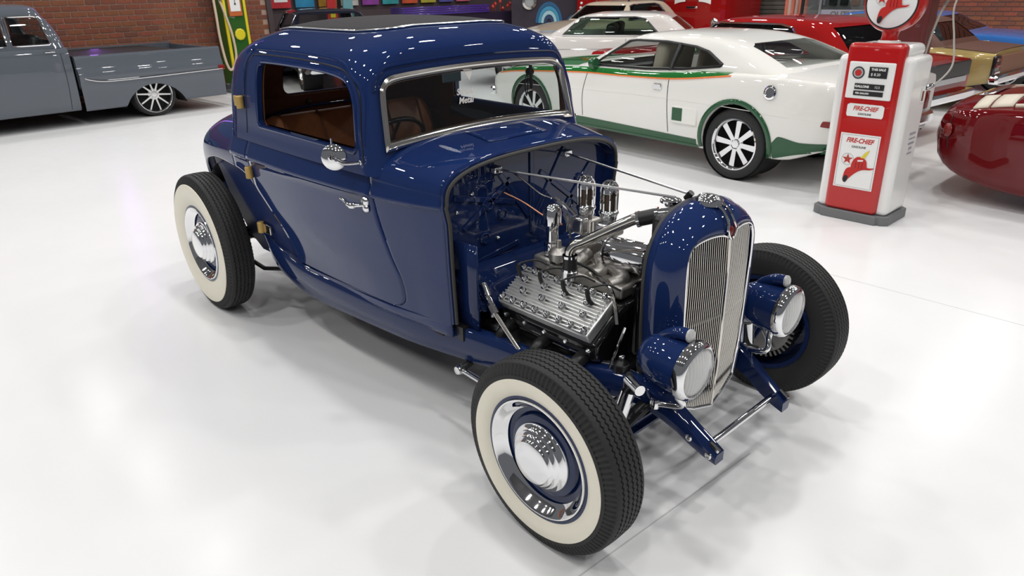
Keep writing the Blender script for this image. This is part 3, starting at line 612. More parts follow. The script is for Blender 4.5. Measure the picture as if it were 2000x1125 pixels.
def put_wheel(ms, x, y, R, s, steer=0, rim=.2):
    o = link('wheel', ms['rim'], coupe); o.location = (x, s*y, R); o.rotation_euler = (0, 0, steer if s < 0 else PI+steer)
    for k in ('tyre', 'whitewall', 'trim_ring', 'hubcap'): link(k, ms[k], o)
    return o
fwm = wheel_set(.333, .158, .211, .828); rwm = wheel_set(.394, .165, .217, .862)
mat('drum', (.34, .33, .32), .35, 1)
for s in (-1, 1):
    o = put_wheel(fwm, 0, .694, .333, s, .0)
    d = MB().lathe([(.0, -.05), (.11, -.05), (.135, -.045), (.14, -.03), (.14, .02), (.12, .03), (0, .03)], (0, .02, 0), (0, -1, 0), 48)
    dr = d.build('brake_drum', 'drum', o, 30)
    fin = MB()
    for k in range(40):
        a = 2*PI*k/40; fin.box((.146*math.cos(a), .045, .146*math.sin(a)), (.02, .055, .010), Matrix.Rotation(-a, 3, 'Y'))
    f2 = fin.build('cooling_fins', 'drum', o); f2['kind'] = 'stuff'
    for k in range(5):
        a = 2*PI*k/5+.3; MB().tube([(.03*math.cos(a), .075, .03*math.sin(a)), (.125*math.cos(a), .08, .125*math.sin(a))], .008, 8).build('backing_rib', 'alloy', o)
    put_wheel(rwm, -2.69, .692, .394, s)
rax = MB().tube([(-2.69, -.60, .394), (-2.69, -.12, .394)], .04, 14).tube([(-2.69, .12, .394), (-2.69, .60, .394)], .04, 14).lathe([(.0, -.13), (.08, -.12), (.13, -.05), (.14, 0), (.13, .05), (.08, .12), (0, .13)], (-2.69, 0, .394), (0, 1, 0), 24).build('rear_axle', 'black_satin', coupe)
MB().tube([(-2.62, -.57, .30), (-2.35, -.56, .28), (-2.2, -.50, .30)], .012, 8).build('rear_radius_rod', 'black_satin', coupe)
MB().box((-1.6, 0, .42), (1.8, .95, .06)).build('floor_pan', 'black_satin', coupe)
MB().lathe([(.0, -.3), (.10, -.28), (.13, -.1), (.16, .15), (.16, .2)], (-.95, 0, .42), (1, 0, 0), 24).build('gearbox', 'black_satin', coupe)
# ---------------------------------------------------------------- flathead V8 in the open bay
eng = MB()
rows = []
for x in (-.63, -.61, -.15, -.13):
    e = .0 if x in (-.61, -.15) else .012
    rows.append([(x, -.10+e, .30+e), (x, .10-e, .30+e), (x, .20-e, .40), (x, .325-e, .455), (x, .335-e, .52), (x, .185, .625-e), (x, .10, .64-e), (x, -.10, .64-e), (x, -.185, .625-e), (x, -.335+e, .52), (x, -.325+e, .455), (x, -.20+e, .40)])
engine = MB().grid(rows, True).cap(rows[0]).cap(rows[-1]).build('engine', 'black_gloss', coupe, 40, bevel=.01)
for s in (-1, 1):
    A, B = Vector((0, s*.185, .633)), Vector((0, s*.338, .535)); d = (B-A).normalized(); nrm = Vector((0, s*-d.z*s, 0)); nrm = Vector((0, s*abs(d.z), abs(d.y))); L = (B-A).length
    MH = Matrix((Vector((1, 0, 0)), d, Vector((1, 0, 0)).cross(d))).transposed()
    up = nrm
    C = (A+B)/2+Vector((-.385, 0, 0))
    R3 = Matrix((Vector((1, 0, 0)), d, up)).transposed()
    hd_ = MB().box(C+up*.012, (.465, L, .045), R3).build('cylinder_head', 'fin_alloy', engine, bevel=.006)
    fn = MB()
    for k in range(13):
        t = -.47+k*.94/12; wv = .006*math.sin(k*2.1)
        fn.box(C+up*.041+d*(t*L), (.447+wv, .0052, .016), R3)
    f = fn.build('fins', 'fin_alloy', engine, bevel=.0015); f['kind'] = 'stuff'
    bm_ = MB().lathe([(.0145, 0), (.0145, .005), (.010, .006), (.010, .018), (.007, .023), (0, .025)], (0, 0, 0), up, 12).mesh('head_bolt', 'chrome', 35)
    bl = []
    for k in range(8): bl += [(-.212+k*.060, -.42), (-.212+k*.060+.008, .42)]
    for k in range(4): bl += [(-.17+k*.108, -.16), (-.135+k*.103, .12)]
    for bx_, bt in bl:
        if s > 0 and bt > 0: continue
        o = link('head_bolt', bm_, engine); o.location = C+up*.049+d*(bt*L)+Vector((bx_, 0, 0))
    if s < 0:
        pm = MB().lathe([(.010, -.008), (.010, .012), (.0085, .03), (.006, .034)], (0, 0, 0), up, 10).mesh('plug', 'black_hose')
        for k in range(4):
            p = C+Vector((-.185+k*.12, 0, 0))+d*(-.18*L)+up*.05
            MB().tube(smooth_path([p, p+up*.02+Vector((-.008, 0, .004)), p+up*.022+Vector((-.016, .004, .035)), p+Vector((-.004, .02, .062)), p+Vector((.03, .05, .068)), p+Vector((.07, .075, .05))], 6), [.0085]*13+[.0042]*18, 8).build('plug_lead', 'black_hose', engine)
    # exhaust ports and header tubes
    for k, x in enumerate((-.57, -.38, -.19)):
        MB().tube(smooth_path([(x, s*.30, .465), (x, s*.365, .45), (x-.015, s*.392, .40), (x-.08, s*.40, .35), (x-.18, s*.40, .335)], 5), .027, 14).build('header_pipe', 'black_satin', engine)
    MB().tube([(-.75, s*.40, .335), (-.42, s*.40, .335)], .032, 14).build('collector', 'black_satin', engine)
    MB().tube([(x, s*.325, .485) for x in (-.61, -.15)], .014, 8).build('block_rail', 'black_gloss', engine)
    for k in range(5): MB().lathe([(.010, 0), (.010, .006), (.006, .012), (0, .013)], (-.60+k*.11, s*.330, .498), (0, s, 0), 10).build('bolt', 'chrome', engine)
# valley: intake manifold, generator, carburettors
MB().box((-.385, 0, .665), (.46, .33, .05)).build('intake_manifold', 'cast_alloy', engine, bevel=.012)
for x in (-.56, -.44, -.32, -.22):
    for t in (-1, 1): MB().tube(smooth_path([(x, t*.15, .68), (x+.01, t*.09, .70), (-.43 if x < -.4 else -.37, t*.03, .72)], 5), .028, 12).build('intake_runner', 'cast_alloy', engine)
MB().box((-.235, .0, .69), (.12, .06, .06)).build('generator_stand', 'cast_alloy', engine, bevel=.01)
g0 = Vector((-.325, -.035, .760)); gd = Vector((1, .0, .05))
gen = MB().lathe([(0, 0), (.05, .002), (.060, .008), (.060, .19), (.055, .198), (.03, .20), (0, .2)], g0, gd, 36).build('generator', 'chrome', engine, 50)
MB().lathe([(.061, .014), (.061, .022)], g0, gd, 36).build('band', 'black_satin', gen)
MB().lathe([(.035, .20), (.065, .205), (.065, .212), (.045, .22), (.065, .228), (.065, .235), (.02, .24), (0, .24)], g0, gd, 28).build('pulley', 'black_satin', gen)
mat('mesh_dark', (.10, .075, .055), .5, .6)
for x, y in ((-.485, .01), (-.372, .015)):
    MB().lathe([(.03, .70), (.028, .80)], (x, y+.01, 0), (0, 0, 1), 16).build('carburettor_riser', 'cast_alloy', engine)
    cb = MB().box((x, y+.01, .82), (.07, .10, .05)).build('carburettor', 'cast_alloy', engine, bevel=.01)
    MB().box((x+.02, y-.055, .835), (.055, .045, .065)).build('float_bowl', 'alloy', cb, bevel=.008)
    MB().lathe([(.03, .80), (.026, .83), (.030, .86), (.034, .872), (.034, .885)], (x, y, 0), (0, 0, 1), 20).build('throat', 'alloy', cb)
    MB().lathe([(.037, .885), (.040, .893), (.036, .902), (.0315, .906)], (x, y, 0), (0, 0, 1), 24).build('collar', 'chrome', cb)
    MB().lathe([(.028, .90), (.028, .975)], (x, y, 0), (0, 0, 1), 20).build('filter_mesh', 'mesh_dark', cb)
    MB().lathe([(.034, .972), (.033, .985), (.028, 1.0), (.018, 1.010), (.0, 1.014)], (x, y, 0), (0, 0, 1), 24).build('dome', 'chrome', cb)
    for k in range(8):
        a = 2*PI*k/8; c_, s_ = math.cos(a), math.sin(a)
        MB().tube(smooth_path([(x+.032*c_, y+.032*s_, .902), (x+.033*c_, y+.033*s_, .97), (x+.030*c_, y+.030*s_, .997), (x+.016*c_, y+.016*s_, 1.014), (x, y, 1.018)], 4), .0042, 6).build('rib', 'chrome', cb)
    MB().tube([(x-.01, y-.08, .78), (x-.01, y-.08, .87)], .004, 6).tube([(x-.03, y-.075, .80), (x-.03, y-.075, .875)], .0035, 6).build('linkage', 'nickel', cb)
MB().tube(smooth_path([(-.78, -.16, .93), (-.70, -.13, .90), (-.58, -.10, .845), (-.52, -.09, .835)], 5), .004, 6).build('fuel_line', 'copper', engine)
MB().tube(smooth_path([(-.76, -.13, 1.015), (-.70, -.12, .985), (-.62, -.11, .945), (-.57, -.10, .935)], 5), .004, 6).build('vacuum_line', 'nickel', engine)
MB().tube(smooth_path([(-.55, -.1, .94), (-.49, -.09, .91), (-.455, -.085, .885)], 4), .008, 6).build('breather_link', 'chrome', engine)
# breather / oil filler and fuel pump
br = MB().lathe([(.034, .66), (.034, .755), (.026, .76), (.024, .80), (.028, .825), (.036, .83), (.037, .885), (.034, .893), (.025, .908), (.012, .915), (0, .915)], (-.565, -.10, 0), (0, 0, 1), 28).build('oil_breather', 'chrome', engine, 50)
MB().lathe([(.02, .65), (.02, .70), (.040, .705), (.042, .735), (.030, .75), (.012, .755), (.010, .785), (0, .788)], (-.50, -.13, 0), (0, 0, 1), 24).build('fuel_pump', 'cast_alloy', engine)
MB().box((-.56, -.12, .68), (.09, .10, .06)).build('pump_stand', 'cast_alloy', engine, bevel=.01)
# water outlet, hoses, chrome pipe to the radiator
hz = Vector((-.365, -.212, .705))
MB().lathe([(.032, -.02), (.032, .012), (.023, .02), (.023, .05)], hz, (0, 0, 1), 20).build('water_outlet', 'alloy', engine)
MB().tube([hz+Vector((0, 0, .012)), hz+Vector((0, 0, .075))], .0265, 18).build('hose', 'black_hose', engine)
for k in (.016, .070): MB().tube([hz+Vector((0, 0, k-.005)), hz+Vector((0, 0, k+.005))], .0295, 18).build('hose_clamp', 'chrome', engine)
pp = smooth_path([hz+Vector((0, 0, .06)), hz+Vector((.0, .0, .092)), hz+Vector((.014, .010, .115)), hz+Vector((.05, .03, .135)), Vector((-.16, -.115, .938)), Vector((-.115, -.09, .952))], 8)
MB().tube(pp, .0205, 18).build('water_pipe', 'nickel', engine)
MB().tube([(-.145, -.108, .942), (-.075, -.072, .966)], .0265, 18).build('top_hose', 'black_hose', engine)
for t in (0.08, .92): c = Vector((-.145, -.108, .942)).lerp(Vector((-.075, -.072, .966)), t); MB().tube([c-Vector((.005, .0025, .0016)), c+Vector((.005, .0025, .0016))], .0295, 18).build('hose_clamp', 'chrome', engine)
rt = MB().box((-.035, 0, .935), (.06, .28, .10)).build('radiator_tank', 'black_satin', coupe, bevel=.02)
MB().tube([(-.085, -.075, .962), (-.03, -.05, .975)], .024, 16).build('inlet_neck', 'chrome', rt)
MB().lathe([(.02, 0), (.02, .012), (.038, .014), (.038, .022), (.030, .028), (.012, .030), (0, .030)], (-.075, -.01, .985), (0, 0, 1), 24).build('radiator_cap', 'chrome', rt)
MB().tube([(-.02, 0, 1.02), (.0, 0, 1.045)], .012, 8).build('cap_chain_post', 'black_satin', rt)
# front: timing cover, belt, lower pulley
MB().box((-.12, 0, .56), (.05, .26, .30)).build('timing_cover', 'black_gloss', engine, bevel=.03)
MB().lathe([(.0, -.02), (.08, -.02), (.08, .02), (0, .02)], (-.07, -.06, .40), (1, 0, 0), 28).build('crank_pulley', 'black_satin', engine)
def belt(pts, r):
    return MB().tube(smooth_path(pts, 6, True), .009, 8, closed=True)
belt([(-.075, -.14, .40), (-.085, -.13, .60), (-.10, -.05, .78), (-.10, .045, .835), (-.10, .11, .78), (-.085, .08, .60), (-.07, .02, .40), (-.07, -.06, .32)], 0).build('fan_belt', 'black_hose', engine)
MB().tube(smooth_path([(-.30, -.15, .70), (-.20, -.18, .69), (-.145, -.21, .64), (-.12, -.225, .58)], 6), .0085, 8).build('loom_conduit', 'nickel', engine)
MB().tube(smooth_path([(-.56, -.15, .705), (-.45, -.14, .72), (-.32, -.145, .715), (-.22, -.17, .69)], 6), .0065, 8).build('wire_loom', 'black_hose', engine)
# steering shaft with universal joints, engine mount
ss = MB().tube([(-.60, -.385, .515), (-.37, -.405, .36)], .0105, 12).build('steering_shaft', 'nickel', coupe)
MB().tube([(-.71, -.355, .60), (-.665, -.37, .562)], .021, 14).tube([(-.665, -.37, .562), (-.635, -.378, .54)], .015, 12).tube([(-.640, -.378, .542), (-.60, -.387, .514)], .019, 10).build('universal_joint', 'chrome', ss, 30)
MB().lathe([(.03, 0), (.032, .02), (.03, .035), (.024, .036), (.012, .05), (.012, .062), (0, .064)], (-.055, -.275, .43), (0, 0, 1), 22).build('engine_mount', 'black_satin', coupe)
MB().lathe([(.012, .05), (.012, .066), (.006, .07), (0, .07)], (-.055, -.275, .43), (0, 0, 1), 12).build('mount_nut', 'chrome', coupe)
MB().tube([(-.09, -.30, .44), (-.06, -.255, .60)], .005, 6).build('dipstick', 'chrome', engine)
sb_ = MB().box((-.62, -.33, .40), (.14, .10, .12)).build('steering_box', 'steel', coupe, bevel=.02)
MB().box((-.52, -.15, .40), (.5, .30, .1)).build('bellhousing', 'black_satin', coupe, bevel=.03)
# ================================================================ red and white petrol pump
mat('pump_white', (.80, .80, .78), .25, 0, .5); mat('pump_red', (.46, .009, .007), .25, 0, .6); mat('pump_grey', (.16, .165, .17), .5)
mat('ink_red', (.50, .02, .015), .5); mat('ink_black', (.015, .015, .015), .5); mat('ink_yellow', (.72, .60, .03), .5); mat('ink_green', (.03, .25, .08), .5); mat('print_white', (.82, .82, .80), .4)
PX0, PY0 = -.755, 3.40
pump = tag(empty('petrol_pump', (PX0, PY0, 0)), 'red and white vintage petrol pump with round globe and fireman helmet sign', 'petrol pump')
def pbox(name, x0, x1, y0, y1, z0, z1, m, parent, r=.01, seg=3):
    return MB().box(((x0+x1)/2, (y0+y1)/2, (z0+z1)/2), (x1-x0, y1-y0, z1-z0)).build(name, m, parent, bevel=r, bseg=seg)
bp_ = MB().prism([(-.285, .0), (-.24, -.03), (-.215, -.03), (-.205, -.055), (.205, -.055), (.215, -.03), (.24, -.03), (.285, .0), (.285, .34), (.25, .37), (-.25, .37), (-.285, .34)], .07, Matrix.Identity(4)).build('plinth', 'pump_grey', pump, bevel=.006)
pbox('cabinet', -.265, .265, -.012, .345, .065, 1.20, 'pump_white', pump, .04, 5)
pbox('cabinet_top', -.20, .20, .01, .36, 1.18, 1.275, 'pump_white', pump, .045, 5)
pbox('front_column', -.195, .195, -.045, .06, .068, 1.285, 'pump_red', pump, .035, 5)
fp = pbox('dial_plate', -.158, .158, -.058, -.04, .905, 1.16, 'print_white', pump, .016, 4)
Mf = lambda x, z, d=-.060: frame((x, d, z), (1, 0, 0), (0, 0, 1))
def plate(name, x, z, w_, h_, m, parent, d=-.060, t=.002):
    return MB().prism([(-w_/2, -h_/2), (w_/2, -h_/2), (w_/2, h_/2), (-w_/2, h_/2)], t, Mf(x, z, d)).build(name, m, parent)
def disc(name, x, z, r, m, parent, d=-.060, t=.002, n=32):
    return MB().prism([(r*math.cos(2*PI*k/n), r*math.sin(2*PI*k/n)) for k in range(n)], t, Mf(x, z, d)).build(name, m, parent)
disc('seal', -.085, 1.085, .042, 'ink_black', fp); disc('seal_ring', -.085, 1.085, .034, 'grey_pane', fp, -.0615); disc('seal_core', -.085, 1.085, .022, 'ink_red', fp, -.063)
plate('sale_window', .05, 1.092, .125, .075, 'ink_black', fp); text('sale_text', 'THIS SALE', .022, 'print_white', Mf(.05, 1.112, -.0625), fp, .0004, 0, .0006); text('sale_digits', '$ 8.20', .026, 'print_white', Mf(.035, 1.078, -.0625), fp, .0004)
plate('gallon_window', .005, .992, .205, .040, 'ink_black', fp); text('gallon_text', 'GALLONS', .022, 'print_white', Mf(-.045, .992, -.0625), fp, .0004, 0, .0008); text('gallon_digits', '12.5', .022, 'print_white', Mf(.06, .992, -.0625), fp, .0004)
plate('price_window', .003, .945, .205, .032, 'ink_black', fp); text('price_text', 'PER GALLON', .016, 'print_white', Mf(-.038, .945, -.0625), fp, .0004, 0, .0006)
bs = MB().prism([(x, z+(.006*math.cos(x*70) if abs(z) > .04 else 0)) for x, z in rrect(-.130, .130, -.046, .046, .018, 5)], .003, Mf(0, .823, -.046)).build('brand_plate', 'print_white', pump)
text('brand_text', 'FIRE-CHIEF', .043, 'ink_red', Mf(0, .836, -.0495), bs, .0004, .28, .0012, .84); text('brand_sub', 'GASOLINE', .020, 'ink_black', Mf(0, .798, -.0495), bs, .0004, 0, .0004)
def helmet(parent, cx, cz, s, d):
    P_ = lambda pts, m, nm, k: MB().prism([(x*s, z*s) for x, z in pts], .0012, Mf(cx, cz, d-.0012*k)).build(nm, m, parent)
    def cv(pts): return [(p.x, p.z) for p in smooth_path([(a, 0, b) for a, b in pts], 5, True)]
    P_(cv([(-.62, -.62), (-.52, -.18), (-.22, -.02), (.1, .05), (.6, .02), (.86, .05), (.7, -.06), (.3, -.12), (.0, -.30), (-.3, -.62), (-.45, -.86), (-.58, -.82)]), 'ink_red', 'helmet_brim', 1)
    P_(cv([(-.60, -.68), (-.50, -.50), (-.36, -.56), (-.42, -.82), (-.56, -.84)]), 'ink_black', 'helmet_shade', 2)
    P_(cv([(-.28, -.06), (-.24, .28), (-.06, .50), (.2, .50), (.42, .36), (.50, .05), (.56, -.02), (.3, -.06), (0, -.10)]), 'ink_red', 'helmet_dome', 2)
    P_([(.12, .48), (.34, .50), (.52, .92), (.34, .80)], 'ink_yellow', 'helmet_front', 3)
    P_([(.0, .36), (.28, .40), (.26, .32), (.0, .28)], 'print_white', 'helmet_glint', 3)
    for a in (-.08, .08, .24): P_([(a, -.06), (a+.025, -.06), (a+.03, .26), (a+.01, .26)], 'badge_red', 'helmet_ridge', 3)
    sx_, sz_ = -.52, .34
    MB().tube([(Mf(cx, cz, d-.001) @ Vector(((sx_+.30*math.cos(a))*s, (sz_+.30*math.sin(a))*s, 0))) for a in lin(0, 2*PI, 33)[:-1]], .0012, 5, closed=True).build('star_ring', 'grey_pane', parent)
    P_([(sx_+(.27 if k % 2 == 0 else .105)*math.sin(k*PI/5), sz_+(.27 if k % 2 == 0 else .105)*math.cos(k*PI/5)) for k in range(10)], 'ink_red', 'star', 2)
    text('star_letter', 'T', .22*s, 'ink_green', Mf(cx+sx_*s, cz+sz_*s, d-.004), parent, .0003)
ps = plate('helmet_sign', 0, .452, .285, .405, 'print_white', pump, -.046, .003)
MB().tube([Mf(0, .452, -.049) @ Vector(p) for p in ((-.132, -.192, 0), (.132, -.192, 0), (.132, .192, 0), (-.132, .192, 0))], .0013, 4, closed=True).build('sign_border', 'ink_black', ps)
text('sign_text', 'FIRE-CHIEF', .047, 'ink_red', Mf(0, .605, -.0495), ps, .0004, .28, .0015, .86); text('sign_sub', 'GASOLINE', .022, 'ink_black', Mf(0, .560, -.0495), ps, .0004, 0, .0004)
helmet(ps, .01, .415, .145, -.049)
MB().lathe([(.075, 1.27), (.075, 1.29), (.065, 1.295)], (0, .17, 0), (0, 0, 1), 28).build('globe_collar', 'pump_white', pump)
MB().lathe([(.058, 1.29), (.054, 1.33), (.062, 1.36)], (0, .17, 0), (0, 0, 1), 28).build('globe_neck', 'pump_red', pump)
gb = MB().lathe([(.168, -.075), (.185, -.07), (.198, -.04), (.20, 0), (.198, .04), (.185, .07), (.168, .075)], (0, .17, 1.545), (0, 1, 0), 48).build('globe', 'pump_red', pump)
mat('globe_lens', (.80, .81, .80), .3, 0, .3)
for s in (-1, 1): MB().lathe([(.170, 0), (.165, .010), (.12, .018), (.06, .021), (0, .021)], (0, .17+s*.070, 1.545), (0, s, 0), 40).build('globe_face', 'globe_lens', gb)
MB().tube([(.171*math.cos(a), .094, 1.545+.171*math.sin(a)) for a in lin(0, 2*PI, 49)[:-1]], .005, 6, closed=True).build('globe_bead', 'ink_black', gb)
helmet(gb, .01, 1.525, .135, .075)
text('globe_sub', 'GASOLINE', .020, 'ink_black', Mf(0, 1.612, .0775), gb, .0004); text('globe_text', 'FIRE-CHIEF', .045, 'ink_red', Mf(0, 1.645, .0785), gb, .0004, .28, .001, .82)
MS = lambda y, z: frame((.2665, y, z), (0, 1, 0), (0, 0, 1))
MB().prism([(-.03, -.055), (.03, -.055), (.03, .055), (-.03, .055)], .003, MS(.24, .93)).build('nozzle_plate', 'print_white', pump)
MB().prism([(-.018, -.035), (.018, -.035), (.018, .035), (-.018, .035)], .004, MS(.24, .92)).build('nozzle_slot', 'brown_trim', pump)
mat('ink_grey', (.30, .29, .34), .6)
for k, (tx, sz) in enumerate((('REGULAR', .026), ('CONTAINS LEAD', .016), ('WARNING', .024), ('LEAD', .026), ('ANTIKNOCK', .016))): text('notice_text', tx, sz, 'ink_grey', MS(.20, .66-.036*k) @ Matrix.Translation((0, 0, .001)), pump, .0004, 0, .0004)
mat('hose_grey', (.42, .40, .36), .5)
MB().tube(smooth_path([(.27, .30, .98), (.31, .33, 1.00), (.37, .40, 1.12), (.34, .42, 1.30), (.30, .42, 1.50), (.33, .46, 1.66)], 8), .0065, 8).build('hose', 'hose_grey', pump)
MB().lathe([(.016, -.01), (.016, .03), (.010, .05)], (.27, .30, .975), (.7, .7, .4), 12).build('hose_fitting', 'chrome', pump)
# ================================================================ parked cars: shared builder
def ring_plan(row, off=0, bul=0.0):
    z, wd, x1, x0, rf, rr = row; wd -= off; x1 -= off; x0 += off; L = (x1-x0)/2
    c = rrect(x0, x1, -wd, wd, [min(rr, wd*.95, L*.95), min(rf, wd*.95, L*.95)]*1+[min(rf, wd*.95, L*.95), min(rr, wd*.95, L*.95)], 6); out = []
    m = [16, 10, 16, 10]
    for q in range(4):
        seg = c[q*7:(q+1)*7]; nx = c[((q+1) % 4)*7]; out += seg
        out += [(seg[-1][0]+(nx[0]-seg[-1][0])*k/m[q], seg[-1][1]+(nx[1]-seg[-1][1])*k/m[q]) for k in range(1, m[q])]
    return [(x, y, z) for x, y in out]
def gh_rows(tab, off=0, n=26):
    tt = [r[0] for r in tab]; out = []
    for t in lin(tt[0], tt[-1], n): out.append(ring_plan([I(tt, [r[j] for r in tab], t) for j in range(1, 7)], off))
    return out
class Car:
    def __init__(s, name, label, loc, rz, w, zl, zs, zt, x0, x1, paint, n=60, k_side=None):
        s.root = tag(empty(name, (*loc, 0), rz), label, 'car'); s.w, s.zl, s.zs, s.zt = T(w), T(zl), T(zs), T(zt); s.paint = paint; s.x0, s.x1 = x0, x1
        rows = []
        for x in lin(x0, x1, n):
            W_, a, b, c = s.w(x), s.zl(x), s.zs(x), s.zt(x); d = b-a
            h = [(.0, a), (.55*W_, a), (.88*W_, a+.005), (.955*W_, a+.05), (.985*W_, a+.30*d), (W_, a+.58*d), (.992*W_, a+.84*d), (.965*W_, b-.022), (.935*W_, b-.004), (.88*W_, b+.003)]
            h += [(.72*W_, b+(c-b)*.55), (.4*W_, b+(c-b)*.9), (0, c)]
            p = smooth_path([(0, y, z) for y, z in h], 3)
            half = [(x, q.y, q.z) for q in p]; rows.append(half + [(x_, -y, z) for x_, y, z in half[-2:0:-1]])
        s.body = MB().grid(rows, True).cap(rows[0]).cap(rows[-1]).build('body', paint, s.root, 35)
        s.bv = bvh(s.body)
    def cut_arches(s, specs, cab=None):
        cs = []
        for xa, za, r in specs:
            for sd in (-1, 1): cs.append(MB().lathe([(r, .52), (r, 1.3)], (xa, 0, za), (0, sd, 0), 40, True))
        if cab: x0, x1, hw, z = cab; cs.append(MB().box(((x0+x1)/2, 0, z+1), (x1-x0, 2*hw, 2)))
        cut(s.body, cs, 35)
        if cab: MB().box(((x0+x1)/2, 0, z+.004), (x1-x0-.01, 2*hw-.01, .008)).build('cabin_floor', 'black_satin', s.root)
        for xa, za, r in specs:
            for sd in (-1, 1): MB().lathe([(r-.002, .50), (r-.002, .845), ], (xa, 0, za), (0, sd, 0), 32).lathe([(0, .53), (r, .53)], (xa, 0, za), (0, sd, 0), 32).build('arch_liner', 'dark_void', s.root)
    def sy(s, x, z, sd, e=0):
        h = s.bv.ray_cast(Vector((x, sd*3, z)), Vector((0, -sd, 0))); return Vector((x, (h[0].y if h[0] else sd*s.w(x))+sd*e, z))
    def tz(s, x, y, e=0):
        h = s.bv.ray_cast(Vector((x, y, 4)), Vector((0, 0, -1))); return Vector((x, y, (h[0].z if h[0] else s.zt(x))+e))
    def band(s, name, x0, x1, lo, hi, m, e=.003, n=40, sides=(-1, 1), nz=5, parent=None):
        lo = T(lo) if isinstance(lo, list) else (lambda x, v=lo: v); hi = T(hi) if isinstance(hi, list) else (lambda x, v=hi: v)
        for sd in sides: MB().grid([[s.sy(x, lo(x)+(hi(x)-lo(x))*k/nz, sd, e) for x in lin(x0, x1, n)] for k in range(nz+1)]).build(name, m, parent or s.root)
    def top(s, name, x0, x1, y0, y1, m, e=.003, n=20, ny=16):
        MB().grid([[s.tz(x, y, e) for y in lin(y0, y1, ny)] for x in lin(x0, x1, n)]).build(name, m, s.root)
    def line(s, name, pts, r, m, sd, e=0, n=6):
        MB().tube([s.sy(p.x, p.z, sd, e) for p in smooth_path([(a, 0, b) for a, b in pts], n)], r, 6).build(name, m, s.root)
    def greenhouse(s, tab, side, front, rear, m=None, gm='dark_glass', trim='black_satin', x_mid=-.3, thick=.03):
        rows = gh_rows(tab); g = MB().grid(rows, True).cap(rows[-1]).build('roof', m or s.paint, s.root, 35); s.gb = bvh(g)
        g.modifiers.new('s', 'SOLIDIFY').thickness = thick; bake(g, 35)
        cs = [MB().prism(p, -4, MYZ(-2)) for p in side]
        if front: cs.append(MB().prism(front, 4, Matrix.Translation((x_mid, 0, 0)) @ MYX))
        if rear: cs.append(MB().prism(rear, -4, Matrix.Translation((x_mid, 0, 0)) @ MYX))
        cut(g, cs, 35); s.roof = g
        r2 = gh_rows(tab, .014); MB().grid(r2[1:-1], True).build('window_glass', gm, s.root, 35)
        for p in side:
            for sd in (-1, 1):
                pts = []
                for q in [Vector((p[i][0], 0, p[i][1])).lerp(Vector((p[(i+1) % len(p)][0], 0, p[(i+1) % len(p)][1])), t) for i in range(len(p)) for t in (0, .25, .5, .75)]:
                    h = s.gb.ray_cast(Vector((q.x, sd*3, q.z)), Vector((0, -sd, 0)))
                    if h[0]: pts.append(Vector(h[0]))
                if len(pts) > 3: MB().tube(pts, .013, 6, closed=True).build('window_trim', trim, s.root)
    def wheels(s, axles, track, R, wd, rim, style='mag', spokes=8, rim_mat='alloy', white=False):
        t = MB().lathe([(rim, -wd*.42), (rim+.02, -wd*.48), (R*.85, -wd*.5), (R*.95, -wd*.45), (R, -wd*.33), (R, wd*.33), (R*.95, wd*.45), (R*.85, wd*.5), (rim+.02, wd*.48), (rim, wd*.42)], (0, 0, 0), (0, -1, 0), 48).mesh('tyre', 'rubber')
        rm = MB().lathe([(rim*1.01, wd*.40), (rim*1.01, wd*.45), (rim*.96, wd*.46), (rim*.90, wd*.40), (rim*.86, wd*.15), (rim*.84, -wd*.2)], (0, 0, 0), (0, -1, 0), 48).mesh('rim', rim_mat)
        bk = MB().lathe([(rim*.86, -wd*.05), (0, -wd*.05)], (0, 0, 0), (0, -1, 0), 32).mesh('brake', 'dark_void')
        if style == 'mag':
            sp = MB().prism([(rim*.20, -rim*.085), (rim*.88, -rim*.115), (rim*.88, rim*.115), (rim*.20, rim*.085)], wd*.14, frame((0, -wd*.16, 0), (1, 0, 0), (0, 0, 1))).mesh('spoke', rim_mat)
        else:
            sp = MB().prism([(rim*.16, -rim*.05), (rim*.90, -rim*.035), (rim*.90, rim*.035), (rim*.16, rim*.05)], wd*.12, frame((0, -wd*.22, 0), (1, 0, 0), (0, 0, 1))).mesh('spoke', rim_mat)
        hb = MB().lathe([(rim*.30, wd*.05), (rim*.30, wd*.22), (rim*.16, wd*.25), (rim*.15, wd*.33), (0, wd*.34)], (0, 0, 0), (0, -1, 0), 24).mesh('hub', rim_mat)
        for xa in axles:
            for sd in (-1, 1):
                o = link('wheel', rm, s.root); o.location = (xa, sd*track, R); o.rotation_euler = (0, 0, 0 if sd < 0 else PI)
                link('tyre', t, o); link('hub', hb, o); link('brake', bk, o)
                if sd < 0 and style == 'none': continue
                for k in range(spokes):
                    q = link('spoke', sp, o); q.rotation_euler = (0, 2*PI*k/spokes+.1, 0)
    def seat(s, x, y, m, z=.45, hh=.55, wd=.5):
        a = MB().box((x, y, z+.09), (.5, wd, .2)).build('seat_cushion', m, s.root, bevel=.05, bseg=3)
        MB().box((x-.28, y, z+hh*.62), (.16, wd, hh), Matrix.Rotation(-.18, 3, 'Y')).build('seat_back', m, s.root, bevel=.06, bseg=3)
